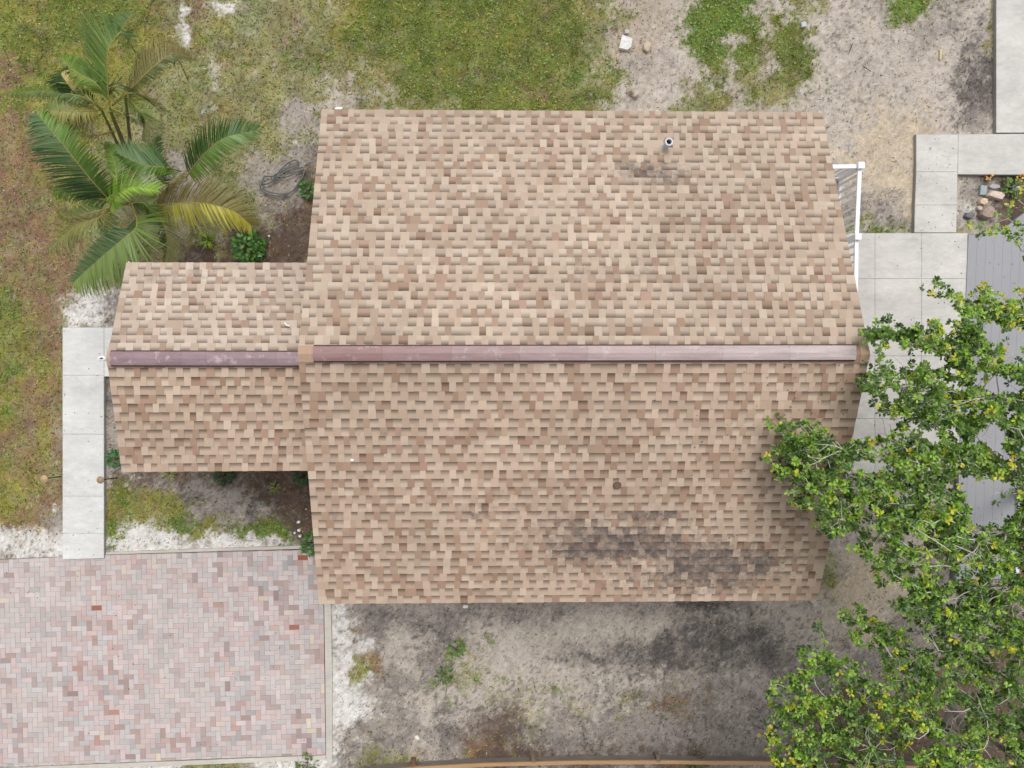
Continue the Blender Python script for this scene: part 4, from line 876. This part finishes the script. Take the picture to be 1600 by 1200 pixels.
frond(pb, [(170, 150, 2.5), (178, 136, 2.8), (192, 134, 2.7), (206, 150, 2.3)], .24, .24, 1, DK, DG, DK, (90, 112, 78), .4, (50, 24), seed=33, wd=.016, sp=.03)

# ---------------------------------------------------------------- broadleaf trees
def inpoly(x, y, pl):
    r = np.zeros(len(x), bool); n = len(pl)
    for i in range(n):
        x0, y0 = pl[i]; x1, y1 = pl[(i+1) % n]
        if y0 == y1: continue
        c = ((y0 > y) != (y1 > y)) & (x < (x1-x0)*(y-y0)/(y1-y0)+x0); r ^= c
    return r
LP = {'y': ((208, 214, 62), (192, 206, 62), (216, 206, 72)), 'l': ((158, 198, 72), (172, 206, 90), (142, 184, 66)), 'm': ((120, 156, 68), (130, 164, 78), (108, 144, 62)), 'd': ((80, 112, 56), (90, 120, 66), (72, 102, 52))}
def broadleaf(name, polys, holes, trunk_pts, ntip, zlo, zhi, centre, reach, label, seed, sprays=()):
    r = np.random.default_rng(seed); rr = random.Random(seed)
    xs = []; ys = []; zs = []
    while len(xs) < ntip:
        pl = polys[0] if rr.random() < .97 or len(polys) == 1 else rr.choice(polys[1:])
        x = rr.uniform(min(p[0] for p in pl), max(p[0] for p in pl)); y = rr.uniform(min(p[1] for p in pl), max(p[1] for p in pl))
        A, B = np.array([x]), np.array([y])
        if not inpoly(A, B, pl)[0]: continue
        if fbm(A, B, 40, 600+seed, 3)[0] < .32+.09*rr.random(): continue
        if any(((x-h[0])/h[2])**2+((y-h[1])/h[3])**2 < 1.1 for h in holes) and rr.random() < .93: continue
        q = min(1, math.hypot(x-centre[0], y-centre[1])/reach)
        top = zlo+(zhi-zlo)*(1-q**2*.75); dp = rr.random()**1.3
        z = top-dp*(.5+1.0*(1-q))
        xs.append(x); ys.append(y); zs.append(z)
    for (x, y, z) in sprays: xs.append(x); ys.append(y); zs.append(z)
    T = pixn(np.array(xs), np.array(ys), np.array(zs))
    # skeleton: every tip joins the nearest node that keeps its path short
    tp = [np.array(P(*p)) for p in trunk_pts]; nodes = [tp[0]]; par = [-1]; pl_ = [0.0]
    for a, b in zip(tp[:-1], tp[1:]):
        n = max(2, int(np.linalg.norm(b-a)/.15))
        for i in range(1, n+1):
            p = a+(b-a)*i/n; pl_.append(pl_[-1]+np.linalg.norm(p-nodes[-1])); nodes.append(p); par.append(len(nodes)-2)
    nt_ = len(nodes); trunk_top = nodes[-1]
    order = np.argsort(np.linalg.norm(T-trunk_top, axis=1))
    N = np.zeros((120000, 3)); N[:len(nodes)] = nodes; cnt = len(nodes); PL = np.zeros(120000); PL[:cnt] = pl_; PR = np.full(120000, -1); PR[:cnt] = par
    tips = []
    first = nt_//2; nrm_ = 1
    for t in order:
        p = T[t]; d = np.linalg.norm(N[first:cnt]-p, axis=1); cost = d+.34*PL[first:cnt]+.5*np.clip(N[first:cnt, 2]-p[2]-.15, 0, None)
        k = int(np.argmin(cost))+first; dd = np.linalg.norm(p-N[k]); n = max(1, int(dd/.11)); prev = k; a = N[k].copy()
        side = r.normal(0, 1, 3)*dd*.07; sag = np.array([0, 0, .12*dd])
        for i in range(1, n+1):
            f = i/n; q = a+(p-a)*f+(side+sag)*math.sin(math.pi*f)+(r.normal(0, .012, 3) if i < n else 0)
            N[cnt] = q; PR[cnt] = prev; PL[cnt] = PL[prev]+np.linalg.norm(q-N[prev]); prev = cnt; cnt += 1
        tips.append(prev)
    wgt = np.zeros(cnt)
    for t in tips: wgt[t] += 1
    for i in range(cnt-1, 0, -1):
        if PR[i] >= 0: wgt[PR[i]] += wgt[i]
    rad = .0030*np.maximum(wgt, 1)**.42
    e = empty(name, tp[0]*np.array([1, 1, 0])); tag(e, label, 'tree', 'broadleaf trees along the right side')
    # branch tubes: walk chains
    kids = {}
    for i in range(1, cnt): kids.setdefault(int(PR[i]), []).append(i)
    mb = MB(); stack = [(0, 0)]
    while stack:
        s0, prevn = stack.pop()
        chain = [prevn, s0] if s0 != prevn else [s0]; cur = s0
        while True:
            ks = kids.get(cur, [])
            if not ks: break
            ks = sorted(ks, key=lambda k: -wgt[k])
            for k in ks[1:]: stack.append((k, cur))
            cur = ks[0]; chain.append(cur)
        if len(chain) < 2: continue
        rd = [rad[c] for c in chain]
        if chain[0] != 0: rd[0] = min(rd[0], rd[1]*1.15)
        bc = (164, 156, 148) if rd[0] > .02 else (206, 198, 190)
        mb.tube([N[c] for c in chain], rd, 8 if rd[0] > .03 else (5 if rd[0] > .008 else 3), lin(np.array(bc)+rr.uniform(-14, 12))*ALB, cap=False)
    for t in r.choice(tips, 150 if ntip > 3000 else 90, replace=False):
        a = int(t)
        for _ in range(rr.choice((6, 9, 12))):
            if PR[a] > 0: a = int(PR[a])
        p0 = N[a]; dv = N[t]-p0; L0 = np.linalg.norm(dv)+1e-6; dv = dv/L0+r.normal(0, .35, 3); dv[2] = abs(dv[2])*.4+.25; dv /= np.linalg.norm(dv)
        ln_ = rr.uniform(.35, 1.0); bend = r.normal(0, .12, 3); pts = [p0+dv*ln_*f+bend*math.sin(3.1*f)*ln_+r.normal(0, .008, 3) for f in (0, .2, .4, .6, .8, 1)]
        cc = lin(np.array((214, 206, 198))+rr.uniform(-20, 8))*ALB
        mb.tube(pts, [.009, .008, .007, .0055, .004, .002], 4, cc, cap=False)
        for _ in range(rr.choice((1, 2, 3))):
            k = rr.randrange(1, 5); d2 = dv+r.normal(0, .6, 3); d2 /= np.linalg.norm(d2); l2 = rr.uniform(.12, .35)
            mb.tube([pts[k], pts[k]+d2*l2*.5+bend*.1, pts[k]+d2*l2], [.005, .004, .0015], 3, cc, cap=False)
    mb.build('trunk', M_bark, e, smooth=True)
    # leaves: rosettes at tips and along the last stretch of twig
    cs = []; 
    for t in tips:
        cs.append((t, 1.0)); a = t
        for k in range(rr.choice((1, 2, 3, 4))):
            a = int(PR[a])
            if a > nt_: cs.append((a, .75))
    n0 = len(cs); nodes_ = np.array([c[0] for c in cs]); sz = np.array([c[1] for c in cs])
    cen = N[nodes_]+r.normal(0, .02, (n0, 3)); dirn = N[nodes_]-N[np.maximum(PR[nodes_], 0)]; dirn /= np.linalg.norm(dirn, axis=1, keepdims=True)+1e-9
    lf = r.integers(6, 12, n0)
    tot = int(lf.sum()); ci = np.repeat(np.arange(n0), lf)
    clump = fbm(cen[:, 0], cen[:, 1], .35, 900+seed, 3)+.0
    u = r.random(n0)
    kind = np.where((sz > .9) & (u < .045+.42*(clump > .60)), 0, np.where(u < .40+(clump-.5)*1.2, 1, np.where(u < .74, 2, 3)))
    pals = [np.array([lin(c)*ALB for c in LP[k]]) for k in 'ylmd']
    colc = np.zeros((n0, 3))
    for k in range(4):
        m = kind == k; colc[m] = pals[k][r.integers(0, 3, m.sum())]
    keepc = fbm(cen[:, 0], cen[:, 1], .3, 640+seed, 3); keepc = (keepc > .34) | (r.random(n0) < .3); ci = ci[keepc[ci]]; tot = len(ci)
    c = cen[ci]; az = r.uniform(0, 2*np.pi, tot); el = r.normal(.12, .42, tot)
    d = np.stack([np.cos(az)*np.cos(el), np.sin(az)*np.cos(el), np.sin(el)], -1)+dirn[ci]*.55; d /= np.linalg.norm(d, axis=1, keepdims=True)
    upv = np.array([0, 0, 1.])+r.normal(0, .45, (tot, 3)); s = np.cross(d, upv); s /= np.linalg.norm(s, axis=1, keepdims=True); nn = np.cross(s, d)
    L = (r.uniform(.036, .072, tot)*(.8+.25*sz[ci]))[:, None]; Wd = L*r.uniform(.22, .31, (tot, 1))
    b = c+d*.008; 
    V = np.stack([b, b+d*L*.35+s*Wd*.7+nn*L*.03, b+d*L*.75+s*Wd+nn*L*.02, b+d*L-nn*L*.07, b+d*L*.75-s*Wd+nn*L*.02, b+d*L*.35-s*Wd*.7+nn*L*.03, b+d*L*.5-nn*L*.05], 1)
    col = colc[ci]*r.uniform(.78, 1.2, tot)[:, None]
    Fk = np.array([[0, 1, 6], [1, 2, 6], [2, 3, 6], [3, 4, 6], [4, 5, 6], [5, 0, 6]])
    FF = (np.arange(tot)[:, None, None]*7+Fk[None]).reshape(-1, 3)
    npmesh('crown', V.reshape(-1, 3), FF, 3, np.repeat(col, 7, 0), M_leaf, e)
    return e
UP = [(1186, 712), (1192, 664), (1212, 648), (1240, 662), (1284, 664), (1306, 700), (1340, 690), (1384, 684), (1412, 660), (1366, 640), (1340, 600), (1350, 560), (1338, 526), (1368, 502), (1388, 494), (1412, 512), (1452, 500), (1440, 452), (1462, 436), (1512, 470),
      (1534, 440), (1556, 466), (1600, 448), (1760, 430), (1780, 1000), (1640, 1030), (1500, 1010), (1440, 985), (1398, 950), (1372, 906), (1352, 868), (1310, 846), (1282, 836), (1258, 800), (1222, 776), (1200, 740)]
LW = [(1186, 1136), (1210, 1120), (1196, 1072), (1232, 1060), (1240, 1030), (1222, 1000), (1264, 966), (1300, 962), (1344, 944), (1382, 980), (1440, 990), (1500, 1000), (1600, 1010), (1720, 1030), (1740, 1320), (1180, 1320), (1206, 1190)]
SP = [(1519, 352), (1538, 350), (1556, 356), (1572, 362), (1590, 372), (1596, 392), (1560, 346), (1575, 342), (1590, 352), (1530, 358), (1547, 364), (1512, 356), (1590, 312), (1598, 318), (1610, 330), (1630, 345), (1650, 360), (1575, 330), (1560, 333), (1605, 400), (1640, 420), (1660, 440), (1590, 300), (1620, 380), (1640, 400), (1580, 318), (1566, 352), (1600, 362)]
broadleaf('broadleaf_tree', [UP], [(1545, 790, 42, 34), (1500, 760, 12, 20), (1370, 725, 22, 10), (1345, 735, 20, 12), (1348, 650, 18, 24), (1355, 800, 12, 8), (1462, 560, 14, 20), (1555, 520, 16, 22), (1400, 545, 8, 14), (1585, 540, 14, 30), (1480, 470, 12, 14)],
  [(1600, 760, -.1), (1612, 775, 1.0), (1625, 790, 2.2)], 3800, 3.9, 5.6, (1560, 760), 390, 'large upper broadleaf tree with pale twigs hanging over the roof end and the patio', 1,
  sprays=[(x, y, 4.0+.3*((x*7) % 5)/5) for x, y in SP])
broadleaf('broadleaf_tree', [LW], [(1490, 1120, 22, 22), (1280, 1080, 10, 10), (1560, 1170, 20, 14), (1350, 1010, 12, 8)], [(1433, 1093, -.1), (1450, 1120, 1.0), (1470, 1162, 1.9), (1490, 1100, 2.6)], 2150, 3.6, 4.9, (1480, 1130), 320,
  'lower broadleaf tree with bright yellow green leaf tips in the bottom right corner', 2)
